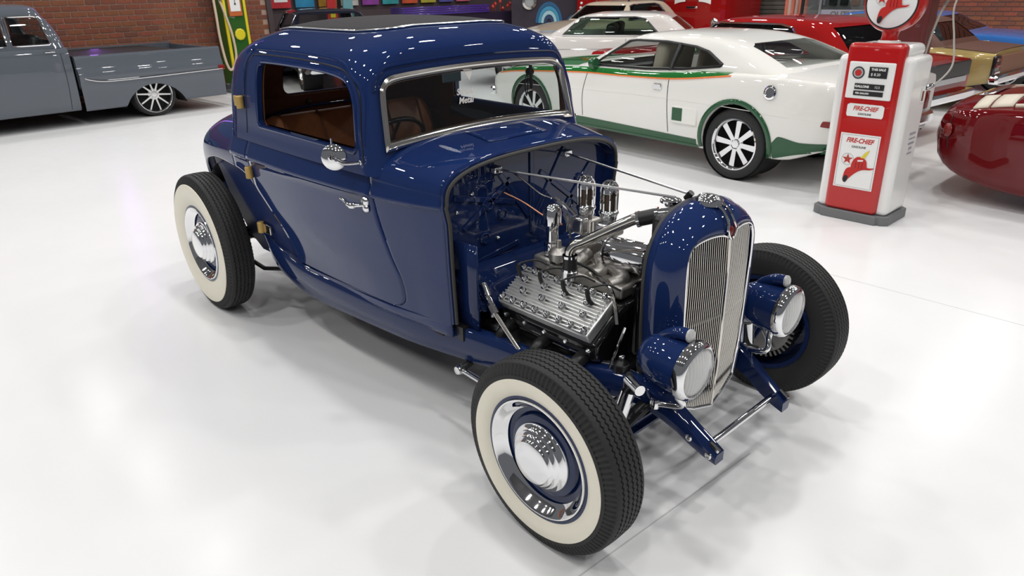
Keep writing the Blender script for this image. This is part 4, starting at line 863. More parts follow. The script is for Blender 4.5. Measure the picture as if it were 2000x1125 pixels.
# ---------------------------------------------------------------- white and green muscle coupe
mat('cream_white', (.78, .77, .73), .25, 0, 1); mat('race_green', (.018, .085, .035), .25, 0, 1); mat('grass_green', (.02, .16, .035), .25, 0, 1); mat('orange', (.85, .20, .04), .3, 0, .5)
mat('tan_seat', (.42, .37, .30), .7); mat('lamp_red', (.20, .02, .018), .2, 0, 1)
fc = Car('muscle_coupe', 'white fastback muscle coupe with green sills and an orange pinstripe', (-3.43, 4.80), 3.06,
    [(-2.46, .70), (-2.3, .80), (-1.9, .865), (-1.4, .885), (-.6, .875), (.4, .87), (1.2, .87), (1.8, .85), (2.15, .80), (2.28, .74)],
    [(-2.46, .42), (-2.2, .34), (-1.9, .24), (-.8, .215), (1.0, .22), (1.9, .26), (2.28, .36)],
    [(-2.46, .90), (-2.2, .925), (-1.7, .945), (-1.3, .94), (-.8, .925), (-.3, .895), (.4, .885), (1.2, .84), (1.8, .785), (2.28, .67)],
    [(-2.46, .93), (-1.7, .985), (-1.0, .97), (.2, .92), (.8, .91), (1.6, .865), (2.1, .79), (2.28, .71)], -2.46, 2.28, 'cream_white')
fc.cut_arches([(-1.45, .345, .345), (1.43, .345, .345)], (-.95, .70, .66, .42))
fc.greenhouse([(0, .86, .80, .78, -2.15, .25, .3), (.25, .97, .765, .55, -1.86, .25, .3), (.5, 1.08, .70, .34, -1.58, .25, .28), (.68, 1.16, .65, .17, -1.33, .22, .25), (.8, 1.205, .60, .04, -1.12, .2, .22), (.9, 1.235, .48, -.12, -.92, .18, .2), (.97, 1.25, .28, -.3, -.7, .1, .1), (1, 1.254, .06, -.42, -.56, .03, .03)],
    [[(.43, .905), (.06, 1.15), (-.05, 1.165), (-.45, 1.165), (-.82, 1.135), (-.98, 1.10), (-1.19, 1.0), (-1.17, .985), (-.75, .935), (-.3, .91), (.2, .905), (.36, .905)]],
    [(-.66, .90), (.66, .90), (.53, 1.15), (.40, 1.185), (-.40, 1.185), (-.53, 1.15)], [(-.60, 1.0), (.60, 1.0), (.52, 1.15), (.42, 1.172), (-.42, 1.172), (-.52, 1.15)], gm='clear_glass')
fc.wheels((-1.45, 1.43), .745, .325, .22, .235, 'mag', 8, 'chrome')
fc.band('sill_paint', -1.04, 1.02, [(-1.1, .24), (1.1, .245)], [(-1.1, .315), (-.7, .322), (.5, .345), (1.1, .35)], 'race_green')
fc.band('sill_skirt', -1.06, 1.04, .222, .262, 'race_green', .006)
fc.band('rear_valance', -2.40, -1.84, [(-2.4, .38), (-2.1, .33), (-1.84, .255)], [(-2.4, .45), (-2.1, .43), (-1.9, .46), (-1.84, .40)], 'race_green')
for xa in (-1.45, 1.43):
    for sd in (-1, 1):
        rows = [[fc.sy(xa+r*math.cos(a), .345+r*math.sin(a), sd, .004) for a in lin(-.25, PI+.25, 30)] for r in (.347, .39)]
        MB().grid(rows).build('arch_flare', 'race_green', fc.root, solid=.012, off=0)
st_lo = [(-1.36, .925), (-1.2, .905), (-.9, .868), (-.56, .842), (0, .828), (.5, .822), (1.2, .785), (1.75, .745), (2.1, .70)]
fc.band('belt_stripe', -1.33, 2.05, st_lo, [(-1.36, .955), (-1.2, .955), (-.9, .93), (-.56, .907), (0, .887), (.5, .878), (1.2, .836), (1.75, .787), (2.1, .735)], 'grass_green', .006, 70)
for sd in (-1, 1): fc.line('pinstripe', st_lo, .008, 'orange', sd, .003)
fc.top('bonnet_paint', .70, 2.1, -.76, .76, 'grass_green')
for sd in (-1, 1):
    fc.line('door_gap', [(-.67, .86), (-.675, .6), (-.69, .34)], .004, 'black_satin', sd); fc.line('door_gap', [(.46, .82), (.52, .6), (.53, .36)], .004, 'black_satin', sd)
    fc.line('body_crease', [(-2.3, .62), (-1.2, .66), (0, .66), (1.9, .60)], .003, 'cream_white', sd)
    p = fc.sy(-.54, .765, sd, .004); h = MB().box(p, (.10, .018, .055)).build('door_handle', 'chrome', fc.root, bevel=.006)
    p = fc.sy(-.89, .525, sd, .004); pl_ = MB().box(p, (.31, .02, .165)).build('vent_panel', 'cream_white', fc.root, bevel=.012); MB().box(p+Vector((.075, sd*.010, .005)), (.12, .006, .12)).build('vent_mouth', 'race_green', pl_)
    p = fc.sy(-2.28, .605, sd, .002); MB().box(p, (.14, .014, .05)).build('side_marker', 'lamp_red', fc.root, bevel=.005)
    p = Vector((.36, sd*.86, .925)); MB().lathe([(.0, -.05), (.05, -.04), (.06, 0), (.055, .03), (0, .032)], p, (-1, 0, 0), 18).build('door_mirror', 'race_green', fc.root)
p = fc.sy(-1.78, .82, 1, -.005); fcap = MB().lathe([(.062, 0), (.060, .012), (.045, .018), (.04, .012), (0, .014)], p, (0, 1, .15), 24).build('fuel_cap', 'chrome', fc.root)
MB().box((-2.46, 0, .68), (.03, 1.2, .16)).build('tail_panel', 'lamp_red', fc.root, bevel=.01)
rb_ = MB().box((-2.46, 0, .52), (.08, 1.42, .12)).build('rear_bumper', 'chrome', fc.root, bevel=.03); MB().box((2.30, 0, .46), (.10, 1.56, .11)).build('front_bumper', 'chrome', fc.root, bevel=.03)
MB().box((2.27, 0, .58), (.03, 1.3, .12)).build('front_grille', 'black_satin', fc.root)
for sd in (-1, 1): fc.seat(.0, sd*.36, 'tan_seat', .46, .62)
fc.seat(-.72, 0, 'black_satin', .46, .45, 1.15)
MB().tube([(.42+.02*math.cos(a), -.36+.17*math.cos(a), .86+.15*math.sin(a)) for a in lin(0, 2*PI, 25)[:-1]], .01, 6, closed=True).build('steering_wheel', 'black_gloss', fc.root)
MB().box((.55, 0, .80), (.25, 1.25, .10)).build('dashboard', 'black_satin', fc.root, bevel=.02)
# ---------------------------------------------------------------- grey pickup
mat('nardo_grey', (.095, .108, .128), .25, 0, 1); mat('black_bed', (.012, .012, .012), .6)
PKC = (-11.1, -.1); PKR = -1.5158
pk = Car('pickup_truck', 'lowered grey vintage pickup truck parked along the brick wall', PKC, PKR,
    [(-.50, .95), (-.3, .955), (.6, .955), (1.4, .95), (2.2, .90), (2.5, .80)], [(-.50, .20), (2.0, .20), (2.5, .34)], [(-.50, 1.05), (.6, 1.06), (1.2, 1.03), (2.2, .98), (2.5, .90)], [(-.50, 1.08), (.6, 1.10), (1.2, 1.14), (2.2, 1.10), (2.5, .98)], -.50, 2.5, 'nardo_grey', 40)
pk.cut_arches([(1.55, .34, .39)], (-.44, .62, .80, .55))
pk.greenhouse([(0, 1.05, .90, .90, -.50, .15, .10), (.3, 1.2, .87, .80, -.47, .15, .12), (.6, 1.38, .83, .62, -.40, .15, .14), (.78, 1.48, .80, .52, -.34, .16, .16), (.87, 1.545, .76, .48, -.33, .2, .2), (.93, 1.59, .68, .40, -.27, .2, .2), (.98, 1.615, .45, .2, -.12, .15, .15), (1, 1.622, .1, .08, 0, .03, .03)],
    [[(.12, 1.10), (.11, 1.46), (-.22, 1.46), (-.27, 1.44), (-.33, 1.12), (-.31, 1.10)], [(.17, 1.10), (.17, 1.46), (.42, 1.46), (.62, 1.10)]], [(-.80, 1.12), (.80, 1.12), (.70, 1.46), (-.70, 1.46)], [(-.80, 1.13), (.80, 1.13), (.72, 1.45), (-.72, 1.45)], gm='clear_glass', trim='chrome', x_mid=.1)
rows = []                                         # the fleetside bed: an outer skin around an open black box
BO = [(.935, .195), (.955, .22), (.965, .40), (.965, .56), (.985, .60), (.99, .68), (.975, .72), (.955, .78), (.95, .90), (.93, .925), (.89, .93), (.87, .92), (.87, .50)]
for sd in (-1, 1):
    rows = [[(x, sd*y*(1-.03*sst(-2.4, -2.62, 0)*0), z) for y, z in BO] for x in lin(-.545, -2.60, 30)]
    b = MB().grid(rows).build('bed_side', 'nardo_grey', pk.root, 30); b.modifiers.new('s', 'SOLIDIFY').thickness = .012; bake(b, 30)
    cut(b, [MB().lathe([(.474, .4), (.474, 1.4)], (-1.52, 0, .001), (0, sd, 0), 40, True)], 30)
    MB().tube(smooth_path([(-.60, sd*.968, .655), (-.66, sd*.992, .615), (-.9, sd*.994, .575), (-1.5, sd*.992, .578), (-2.58, sd*.992, .60)], 6), [.003]+[.010]*24, 8).build('side_spear', 'chrome', b)
    MB().box((-2.57, sd*.99, .62), (.10, .02, .07)).build('tail_lamp', 'lamp_red', b, bevel=.006)
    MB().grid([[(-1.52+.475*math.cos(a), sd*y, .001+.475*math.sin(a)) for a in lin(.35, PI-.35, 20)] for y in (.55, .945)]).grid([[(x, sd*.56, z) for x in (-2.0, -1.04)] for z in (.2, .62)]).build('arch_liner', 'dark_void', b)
MB().box((-1.57, 0, .50), (2.04, 1.72, .04)).build('bed_floor', 'black_bed', pk.root); MB().box((-.56, 0, .72), (.03, 1.76, .42)).build('bed_headboard', 'black_bed', pk.root); MB().box((-2.59, 0, .56), (.04, 1.86, .70)).build('tailgate', 'nardo_grey', pk.root, bevel=.01)
MB().box((-1.34, 0, .895), (1.5, 1.73, .02)).build('bed_cover', 'black_bed', pk.root); MB().box((-2.68, 0, .30), (.10, 1.8, .10)).build('rear_bumper', 'black_satin', pk.root, bevel=.02)
pk.wheels((-1.52, 1.55), .80, .315, .24, .268, 'thin', 10, 'alloy')
for sd in (-1, 1):
    pk.line('door_gap', [(-.40, 1.06), (-.40, .6), (-.38, .24)], .004, 'black_satin', sd); p = pk.sy(-.28, 1.005, sd, .012); MB().tube([p+Vector((-.06, 0, 0)), p+Vector((.06, 0, .002))], .010, 8).build('door_handle', 'chrome', pk.root)
    MB().tube([(.145, sd*.875, 1.10), (.14, sd*.835, 1.46)], .010, 6).build('vent_bar', 'chrome', pk.root)
    pk.line('belt_crease', [(-.48, .985), (.6, .98), (2.0, .93)], .006, 'nardo_grey', sd)
pk.seat(.1, 0, 'black_satin', .55, .60, 1.4)

for sd in (-1, 1):
    q = [Vector(h[0]) for z in lin(.91, 1.155, 5) for h in [fc.gb.ray_cast(Vector((-.62-.05*(z-.9), sd*3, z)), Vector((0, -sd, 0)))] if h[0]]
    MB().tube(q, .022, 8).build('centre_pillar', 'black_satin', fc.root)
# ---------------------------------------------------------------- the far rows
def sedan(name, label, loc, rz, paint, k=1.0, roofm=None, gm='dark_glass', L=(-2.35, 2.3), tail=.90, hood=.86, roofz=1.30, hw=.88, fast=False, seat='black_satin'):
    c = Car(name, label, loc, rz, [(L[0], hw*.90), (L[0]+.25, hw*.97), (-1.2, hw), (1.2, hw), (L[1]-.3, hw*.97), (L[1], hw*.90)], [(L[0], .40), (-1.6, .26), (1.6, .26), (L[1], .38)],
        [(L[0], tail-.05), (-1.4, tail), (-.6, tail-.01), (.8, hood+.01), (L[1], hood-.10)], [(L[0], tail-.02), (-1.4, tail+.02), (.8, hood+.04), (L[1], hood-.06)], L[0], L[1], paint, 44)
    fa = min(1.38, L[1]-.42)
    c.cut_arches([(-1.4, .34, .36), (fa, .34, .36)], (-1.0, .6, .66, .5)); b = max(tail, hood)
    xr = [-1.75, -1.62, -1.48, -1.36, -1.25, -1.05, -.7, -.5] if not fast else [-2.2, -2.0, -1.75, -1.5, -1.3, -1.05, -.7, -.5]
    zz = [b-.04, b+.08, b+(roofz-b)*.5, b+(roofz-b)*.72, b+(roofz-b)*.86, b+(roofz-b)*.94, roofz-.006, roofz]
    ww = [.80, .775, .72, .68, .63, .52, .28, .06]; xf_ = [.85, .68, .46, .32, .20, .05, -.2, -.38]
    c.greenhouse([(i/7, zz[i], ww[i]*hw/.88, xf_[i], xr[i], .22, .2) for i in range(8)],
        [[(.50, b+.02), (.22, b+(roofz-b)*.74), (.1, b+(roofz-b)*.80), (-.75, b+(roofz-b)*.80), (-.92, b+(roofz-b)*.72), (-1.15, b+.06), (-1.12, b+.02)]],
        [(-.68, b+.05), (.68, b+.05), (.56, b+(roofz-b)*.76), (-.56, b+(roofz-b)*.76)], [(-.64, b+.07), (.64, b+.07), (.54, b+(roofz-b)*.74), (-.54, b+(roofz-b)*.74)], roofm, gm, 'chrome')
    c.wheels((-1.4, fa), .75, .325, .2, .22, 'mag', 6)
    MB().box((L[0]-.04, 0, .45), (.12, hw*1.85, .11)).build('rear_bumper', 'chrome', c.root, bevel=.03); MB().box((L[1]+.03, 0, .42), (.12, hw*1.85, .11)).build('front_bumper', 'chrome', c.root, bevel=.03)
    MB().box((L[1]-.004, 0, hood-.22), (.03, hw*1.5, .15)).build('front_grille', 'black_satin', c.root)
    for sd in (-1, 1):
        c.line('door_gap', [(-.62, b-.03), (-.63, .6), (-.64, .32)], .004, 'black_satin', sd); c.line('side_moulding', [(L[0]+.1, .64), (0, .66), (L[1]-.1, .62)], .006, 'chrome', sd)
        MB().lathe([(.0, .02), (.06, .016), (.085, .0), (.088, -.03)], (L[1]-.01, sd*hw*.68, hood-.20), (1, 0, 0), 20).build('headlamp', 'lens', c.root)
        c.seat(.0, sd*.36, seat, .5, .5)
    return c
mat('guards_red', (.30, .008, .008), .2, 0, 1); mat('dark_red', (.13, .004, .006), .16, 0, 1); mat('gold_paint', (.35, .26, .10), .3, .3, 1); mat('brown_vinyl', (.085, .028, .014), .55)
mat('sky_blue', (.035, .14, .42), .25, 0, 1); mat('pearl_white', (.66, .63, .60), .25, 0, 1); mat('beige', (.50, .41, .31), .3, 0, 1); mat('midnight', (.01, .011, .02), .15, 0, 1); mat('neon_purple', (.06, .02, .20), .3)
rc = sedan('red_sedan', 'bright red two-door sedan parked behind the white fastback', (-3.72, 7.08), 3.06, 'guards_red', tail=.88, hood=.86, roofz=1.30)
MB().box((-2.355, 0, .73), (.03, 1.5, .17)).build('tail_panel', 'black_satin', rc.root, bevel=.01); MB().box((-2.37, 0, .62), (.02, 1.3, .06)).build('tail_trim', 'steel', rc.root)
gc = sedan('gold_coupe', 'gold coupe with a brown vinyl roof and lid in front of the blue coupe', (-3.72, 9.82), 3.10, 'gold_paint', L=(-2.35, 1.64), roofm='brown_vinyl', tail=.82, hood=.82, roofz=1.20)
gc.top('lid_vinyl', -2.33, -1.70, -.72, .72, 'brown_vinyl', .006)
MB().box((-2.36, 0, .62), (.03, 1.10, .24)).build('tail_panel', 'brown_trim', gc.root, bevel=.01)
for sd in (-1, 1):
    tl = MB().box((-2.36, sd*.70, .62), (.05, .20, .26)).build('lamp_cluster', 'black_gloss', gc.root, bevel=.02)
    for k in range(3): MB().box((-2.39, sd*.70, .54+k*.08), (.02, .17, .030)).build('lamp_bar', ('chrome', 'lamp_red', 'chrome')[k], tl, bevel=.004)
bc = sedan('blue_coupe', 'bright blue coupe against the far brick wall', (-3.25, 12.1), .05, 'sky_blue', tail=.84, hood=.84, roofz=1.18)
wc_ = sedan('white_coupe', 'pearl white hardtop coupe with a bonnet scoop behind the white and green car', (-7.62, 8.47), -2.62, 'pearl_white', L=(-1.8, 2.3), tail=.86, hood=.86, roofz=1.24, gm='green_glass')
MB().box((1.45, 0, .905), (.55, .5, .06)).build('bonnet_scoop', 'pearl_white', wc_.root, bevel=.025); MB().box((1.725, 0, .905), (.01, .42, .035)).build('scoop_mouth', 'badge_red', wc_.root)
tc_ = sedan('beige_wagon', 'beige station wagon with a roof rack facing the camera at the back', (-9.85, 11.55), -1.50, 'beige', L=(-1.85, 2.3), tail=.92, hood=.92, roofz=1.34)
for y in lin(-.42, .42, 5): MB().box((-.45, y, 1.385), (1.1, .03, .02)).build('rack_slat', 'nickel', tc_.root)
for x in (-.9, 0.02):
    MB().box((x, 0, 1.365), (.03, 1.0, .02)).build('rack_bar', 'nickel', tc_.root)
    for sd in (-1, 1): MB().box((x, sd*.46, 1.345), (.03, .03, .05)).build('rack_foot', 'nickel', tc_.root)
kc = sedan('black_sedan', 'glossy black sedan beyond the end of the brick wall', (-12.2, 5.55), -.33, 'midnight', tail=.95, hood=.95, roofz=1.36, gm='clear_glass')
# dark red custom roadster at the right edge
dr = Car('red_roadster', 'deep red smooth-tailed roadster with cream cockpit trim at the right edge', (1.62, 5.22), 0.02,
    [(-2.30, .40), (-2.24, .58), (-2.10, .74), (-1.8, .84), (-1.2, .90), (1.4, .90), (2.1, .8), (2.3, .6)], [(-2.30, .40), (-2.20, .30), (-2.0, .20), (-1.6, .13), (-.9, .11), (1.6, .16), (2.3, .35)],
    [(-2.30, .58), (-2.2, .68), (-2.0, .74), (-1.5, .78), (0, .82), (2.3, .7)], [(-2.30, .64), (-2.2, .75), (-2.0, .81), (-1.5, .86), (0, .88), (2.3, .76)], -2.30, 2.3, 'dark_red')
dr.cut_arches([(-.95, .33, .36), (1.5, .33, .36)], (-1.05, .4, .6, .5))
dr.wheels((-.95, 1.5), .78, .325, .2, .22, 'mag', 6)
mat('cream_trim', (.62, .56, .46), .5)
for sd in (-1, 1):
    MB().tube([dr.tz(x, sd*.72, .008) for x in lin(-1.72, .5, 16)], .018, 8).build('cockpit_rail', 'cream_trim', dr.root)
    for xa, xb in ((-2.0, -1.90), (-1.88, -1.74)): MB().grid([[dr.tz(x, sd*y, .012) for y in lin(.40, .72, 6)] for x in lin(xa, xb, 4)]).build('trim_pad', 'cream_trim', dr.root, solid=.015)
    MB().lathe([(0, .03), (.03, .028), (.05, .015), (.055, 0)], dr.sy(-2.14, .56, sd), (-.75, sd*.65, 0), 18).build('tail_lamp', 'lamp_red', dr.root)
dr.top('tonneau', -1.66, -1.02, -.64, .64, 'cream_trim', .02)
MB().grid([[dr.tz(x, y, .02) for y in lin(-.36, .36, 10)] for x in lin(-2.06, -1.96, 4)]).build('lid_handle', 'chrome', dr.root, solid=.012)
for sd in (-1, 1): dr.seat(-.35, sd*.33, 'cream_trim', .45, .5)
dr.line('boot_gap', [(-2.12, .42), (-2.13, .55), (-2.13, .68)], .005, 'black_satin', -1); dr.line('boot_gap', [(-2.12, .42), (-2.13, .55), (-2.13, .68)], .005, 'black_satin', 1)
# ================================================================ things along the walls
# green and yellow petrol pump by the left wall
mat('pump_green', (.022, .10, .014), .3, 0, .5); mat('pump_yellow', (.72, .60, .02), .35, 0, .4); mat('hose_cream', (.62, .48, .36), .55); mat('clock_orange', (.50, .12, .03), .4)
gp_ = tag(empty('petrol_pump', (-11.75, 3.52, 0), PI/2+.10), 'green petrol pump with yellow edges and a clock dial by the left brick wall', 'petrol pump')
def gbox(name, x0, x1, y0, y1, z0, z1, m, parent, r=.01): return MB().box(((x0+x1)/2, (y0+y1)/2, (z0+z1)/2), (x1-x0, y1-y0, z1-z0)).build(name, m, parent, bevel=r)
gbox('cabinet', -.21, .21, 0, .36, .06, 1.9, 'pump_green', gp_, .015); gbox('plinth', -.24, .24, -.03, .39, 0, .06, 'pump_grey', gp_, .01)
for sd in (-1, 1): gbox('corner_strip', sd*.19-.024, sd*.19+.024, -.012, .03, .07, 1.9, 'pump_yellow', gp_, .008)
gk = gbox('clock_frame', -.125, .125, -.03, .01, 1.30, 1.80, 'clock_orange', gp_, .01)
gbox('clock_card', -.095, .095, -.036, -.02, 1.38, 1.62, 'print_white', gk, .004); gbox('name_card', -.09, .09, -.036, -.02, 1.67, 1.78, 'grey_pane', gk, .004)
MB().tube([(.0, -.040, 1.50), (.0, -.040, 1.57)], .005, 4).build('clock_hand', 'ink_black', gk); MB().lathe([(.016, 0), (.016, .006), (0, .006)], (0, -.036, 1.50), (0, -1, 0), 12).build('clock_hub', 'ink_black', gk)
MB().lathe([(.10, 0), (.10, .02), (.08, .03), (0, .03)], (.02, -.005, 1.0), (0, -1, 0), 10).build('shell_badge', 'pump_yellow', gp_, 20)
MB().tube(smooth_path([(-.23, .10, 1.75), (-.30, .05, 1.82), (-.35, .02, 1.70), (-.36, .0, 1.3), (-.36, .0, .95), (-.33, -.02, .55), (-.26, -.03, .42), (-.14, -.04, .62), (-.15, -.05, 1.0), (-.22, -.02, 1.4), (-.26, .02, 1.62)], 8), .021, 8).build('hose', 'hose_cream', gp_)
MB().tube([(-.22, .06, 1.72), (-.28, .02, 1.62), (-.24, -.02, 1.56)], .022, 8).build('nozzle', 'steel', gp_)
# slim dark red pump with pale blue pole behind the helmet pump
mat('oxide_red', (.11, .018, .016), .35, 0, .4); mat('pale_blue', (.36, .56, .62), .35)
dp = tag(empty('petrol_pump', (-1.33, 5.62, 0), .06), 'tall dark red pump column with pale blue strip behind the helmet pump', 'petrol pump')
gbox('column', -.13, .14, 0, .25, 0, 2.1, 'oxide_red', dp, .015); gbox('blue_strip', -.155, -.115, -.02, .03, .02, 2.1, 'pale_blue', dp, .008); gbox('side_rail', .10, .145, -.02, .03, .02, 2.1, 'oxide_red', dp, .01)
gbox('bracket', .14, .30, .05, .10, 1.50, 1.53, 'oxide_red', dp, .006)
bkx = tag(MB().box((-.98, 5.75, 1.70), (.17, .14, .34)).tube([(-1.0, 5.68, 1.53), (-.98, 5.70, 1.62)], .04, 8).build('wall_speaker', 'black_satin', None, bevel=.01), 'black nozzle holster box on a bracket beside the dark red column', 'nozzle box')
bkx.parent = dp; del bkx['label'], bkx['category']; bkx.name = 'nozzle_box'; bkx.matrix_parent_inverse = (Matrix.Translation((-1.33, 5.62, 0)) @ Matrix.Rotation(.06, 4, 'Z')).inverted()
MB().tube(smooth_path([(.36, .2, 1.62), (.30, .18, 1.60), (.20, .12, 1.40), (.15, .05, 1.0), (.16, .03, .75)], 8), .011, 8).build('hose', 'hose_grey', dp)
# purple bar counter, posters, red lamps
mat('bar_purple', (.055, .022, .22), .25, 0, .8); mat('bar_dark', (.02, .012, .03), .4); mat('bulb_red', (.45, .03, .02), .3, 0, .5)
bar = tag(empty('bar_counter', (-14.2, 10.35, 0), PI/2-.05), 'long purple ribbed bar counter along the mural wall', 'counter')
gbox('counter_body', -1.7, 2.2, -.25, .25, 0, 1.06, 'bar_dark', bar)
for k in range(4): gbox('counter_rib', -1.7, 1.0, -.30, .28, 1.06+.05*k, 1.10+.05*k, 'bar_purple', bar, .008)
for k in range(9): MB().lathe([(0, -.05), (.035, -.035), (.05, 0), (.035, .035), (.012, .05), (.012, .07)], (1.10+.13*k, -.1-.05*(k % 2), 1.12+.06*((k*5) % 4)), (0, 0, 1), 12).tube([(1.10+.13*k, -.1-.05*(k % 2), 1.05), (1.10+.13*k, -.1-.05*(k % 2), 1.12+.06*((k*5) % 4))], .008, 6).build('red_globe', 'bulb_red', bar)
cols = [(.5, .02, .03), (.02, .22, .40), (.55, .30, .04), (.5, .5, .48), (.25, .05, .30), (.04, .30, .32), (.6, .10, .04), (.45, .40, .05), (.10, .10, .35), (.55, .12, .18)]
names = ['red', 'deep blue', 'amber', 'white', 'violet', 'teal', 'orange', 'yellow', 'indigo', 'pink']
for k in range(10): mat('poster_'+names[k].replace(' ', '_'), cols[k], .5, noise=(3, .6))
for k in range(10):
    m = MAT['poster_'+names[k].replace(' ', '_')]
    y = 6.3+.62*k; o = MB().box((-15.6, y, 1.62), (.02, .50, .62)).build('poster', m); MB().box((-15.585, y, 1.62-.12+.05*(k % 3)), (.01, .34, .12)).build('poster_band', MAT['poster_'+names[(k+3) % 10].replace(' ', '_')] if k > 2 else MAT['print_white'], o)
    tag(o, names[k]+' poster with a contrasting band on the mural wall', 'poster', 'posters on the mural wall')
mat('surf_red', (.45, .03, .03), .3, 0, .6); mat('surf_teal', (.15, .35, .38), .3, 0, .6)
for nm, y, a, b in (('red and yellow', 6.55, 'surf_red', 'pump_yellow'), ('teal', 7.0, 'surf_teal', 'print_white')):
    o = MB().prism([(p.x, p.z) for p in smooth_path([(-.13, 0, .0), (-.16, 0, .8), (-.10, 0, 1.7), (0, 0, 1.95), (.10, 0, 1.7), (.16, 0, .8), (.13, 0, 0)], 5)], .05, frame((-15.3, y+.9, .0), (0, 1, 0), (0, 0, 1))).build('surfboard', a, None, bevel=.01)
    MB().box((-15.245, y+.9, 1.15), (.012, .14, .18)).build('board_stripe', b, o); tag(o, nm+' surfboard leaning upright at the mural wall', 'surfboard')
# graffiti panel with blue arches and a dial
mat('mural_dark', (.03, .02, .035), .6, noise=(4, .5)); AR = [mat('arch_a', (.02, .10, .22), .5), mat('arch_b', (.05, .28, .45), .5), mat('arch_c', (.35, .55, .62), .5), mat('arch_d', (.02, .05, .12), .5)]
gfp = tag(MB().box((-12.85, 12.7, 1.2), (.10, 2.2, 2.4), Matrix.Rotation(-.75, 3, 'Z')).build('graffiti_panel', 'mural_dark'), 'dark graffiti panel with blue arches beside the beige wagon', 'mural')
Mg = Matrix.Translation((-12.85, 12.7, 0)) @ Matrix.Rotation(-.75, 4, 'Z') @ Matrix.Translation((.06, 0, 0))
for q, (cy, cz, sc) in enumerate(((-.1, .75, 1.0), (.55, .62, .6))):
    for k in range(4):
        r0 = (.48-.10*k)*sc; o = MB(); o.grid([[Mg @ Vector((e, cy+(r0-d)*math.cos(a)*.75, cz+(r0-d)*1.1*math.sin(a))) for a in lin(0, PI, 20)] for e, d in ((0, 0), (.02, 0), (.02, .09*sc), (0, .09*sc))]); o.build('painted_arch', AR[k], gfp)
MB().lathe([(.19, 0), (.19, .05), (.13, .06), (.12, .03)], Mg @ Vector((0, -.62, 1.28)), Mg.to_3x3() @ Vector((1, 0, 0)), 28).build('dial_ring', 'nickel', gfp); MB().lathe([(.12, .03), (0, .03)], Mg @ Vector((0, -.62, 1.28)), Mg.to_3x3() @ Vector((1, 0, 0)), 24).build('dial_face', 'grey_pane', gfp)
rs = tag(MB().box((-11.95, 13.35, 1.2), (.12, .9, 2.4), Matrix.Rotation(-.75, 3, 'Z')).build('sign_board', 'guards_red'), 'red sign board edged with white bulbs beside the graffiti panel', 'sign')
Mr = Matrix.Translation((-11.95, 13.35, 0)) @ Matrix.Rotation(-.75, 4, 'Z')
for k in range(9): o = MB().lathe([(.035, 0), (.03, .02), (0, .03)], Mr @ Vector((.06, -.40+.02*k, .9+.11*k)), Mr.to_3x3() @ Vector((1, 0, 0)), 10).build('bulb', 'print_white', rs)
# red van
vm = tag(empty('red_van', (-9.25, 14.93, 0), -1.5), 'red van front with white swoosh and amber lamps at the back of the hall', 'van')
rows = []
for x, k in ((-.65, 1), (.6, 1), (.95, .99), (1.12, .95), (1.2, .86)): rows.append([(x, y*k, .35+(z-.35)*(.97+.03*k)) for y, z in rrect(-.88, .88, .35, 1.95, .22, 6)])
vb = MB().grid(rows, True).cap(rows[0]).cap(rows[-1]).build('van_body', 'guards_red', vm, 30)
for sd in (-1, 1):
    MB().lathe([(.10, 0), (.10, .03), (.07, .045), (0, .05)], (1.17, sd*.62, .78), (1, 0, 0), 22).build('headlamp', 'chrome', vm)
    MB().lathe([(.065, 0), (.06, .025), (0, .03)], (1.17, sd*.62, 1.02), (1, 0, 0), 18).build('indicator', 'orange', vm)
    MB().grid([[(1.17+e-.10*(t*t), sd*(.18+.62*t), 1.30-.24*t*t+.05*w_) for t in lin(0, 1, 10)] for e, w_ in ((.02, -1), (.055, -1), (.055, 1.6), (.02, 1.6))]).build('white_swoosh', 'print_white', vm)
    for x in (-.3, .72): MB().lathe([(.0, .10), (.2, .10), (.31, .08), (.33, .0), (.31, -.1)], (x, sd*.80, .33), (0, sd, 0), 28).build('wheel', 'rubber', vm)
MB().box((1.21, 0, 1.12), (.03, .30, .05)).build('badge', 'chrome', vm, bevel=.01); MB().box((1.2, 0, .45), (.14, 1.6, .12)).build('bumper', 'chrome', vm, bevel=.03)
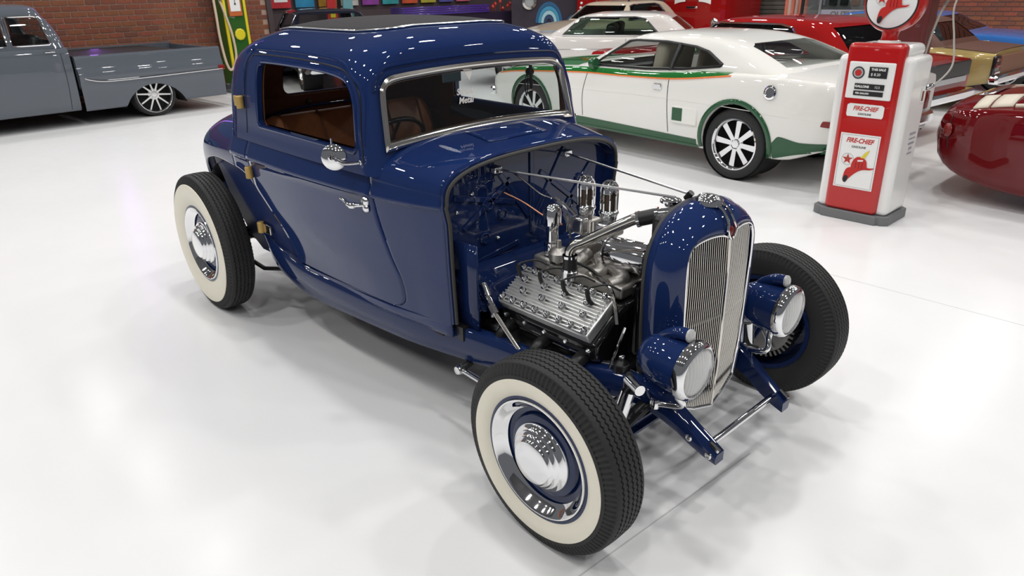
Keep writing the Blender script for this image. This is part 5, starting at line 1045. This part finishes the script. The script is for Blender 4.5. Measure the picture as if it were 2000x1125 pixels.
# curtain, roller shutter, striped flag, glazed office
mat('curtain', (.10, .075, .055), .85); mat('curtain_dark', (.03, .02, .02), .85); mat('shutter', (.10, .105, .085), .5); mat('office_glass', (.23, .225, .23), .2); mat('flag_stripe', (.55, .16, .10), .7); mat('flag_pale', (.50, .36, .30), .7)
o = MB().grid([[(-9.95+.032*k, 15.9+.04*math.sin(k*1.9), z) for k in range(38)] for z in (.0, 1.5, 3.0)]).build('curtain', 'curtain', None, 60); tag(o, 'brown pleated curtain hanging on the back wall', 'curtain')
for k in range(4): MB().tube(smooth_path([(-9.9, 15.75, 1.9-.16*k), (-9.6, 15.72, 1.15-.14*k), (-8.9, 15.74, .75-.14*k)], 6), .03, 6).build('swag', 'curtain_dark', o)
o = struct(MB().box((-8.0, 15.95, 1.5), (1.3, .06, 3.0)).build('door_1', 'shutter'))
for k in range(30): MB().box((-8.0, 15.91, .05+.1*k), (1.28, .03, .085)).build('shutter_slat', 'shutter', o, bevel=.01)
struct(MB().box((-8.72, 15.85, 1.5), (.09, .12, 3.0)).build('trim_1', 'print_white')); struct(MB().box((-7.35, 15.6, 1.5), (.12, .12, 3.0)).build('trim_2', 'black_satin'))
fg = tag(empty('striped_flag', (-7.0, 14.7, 0), .3), 'hanging red and pale striped flag between black posts at the back', 'flag')
for k in range(7): MB().grid([[(.075*k+.075*t-.26, .03*math.sin(k*1.4+t+z*2), z) for t in (0, .5, 1)] for z in lin(.5, 2.1, 8)]).build('stripe', 'flag_stripe' if k % 2 == 0 else 'flag_pale', fg, solid=.006)
of = tag(empty('glazed_office', (-5.75, 14.2, 0), .04), 'glazed office front with frosted band and faint lettering behind the red car', 'partition')
gbox('office_wall', -.85, .95, .25, .30, 0, 2.6, 'office_glass', of)
for x in (-.85, -.45, .95): gbox('mullion', x-.03, x+.03, -.03, .03, 0, 2.6, 'black_satin' if x == -.85 else 'steel', of)
MB().box((.05, 0, 1.3), (1.74, .012, 2.5)).build('office_pane', 'clear_glass', of); MB().box((.22, -.012, .98), (1.3, .004, .20)).build('frosted_band', 'ink_grey', of)
text('lettering', 'OUTLET', .17, 'shutter', frame((.10, -.018, .98), (1, 0, 0), (0, 0, 1)), of, .001, 0, .002)
for k in range(6): gbox('picture', -.6+.24*k, -.44+.24*k, .20, .24, 1.16, 1.34, ('ink_grey', 'black_satin', 'black_satin', 'brown_trim', 'oxide_red', 'guards_red')[k], of, .004)
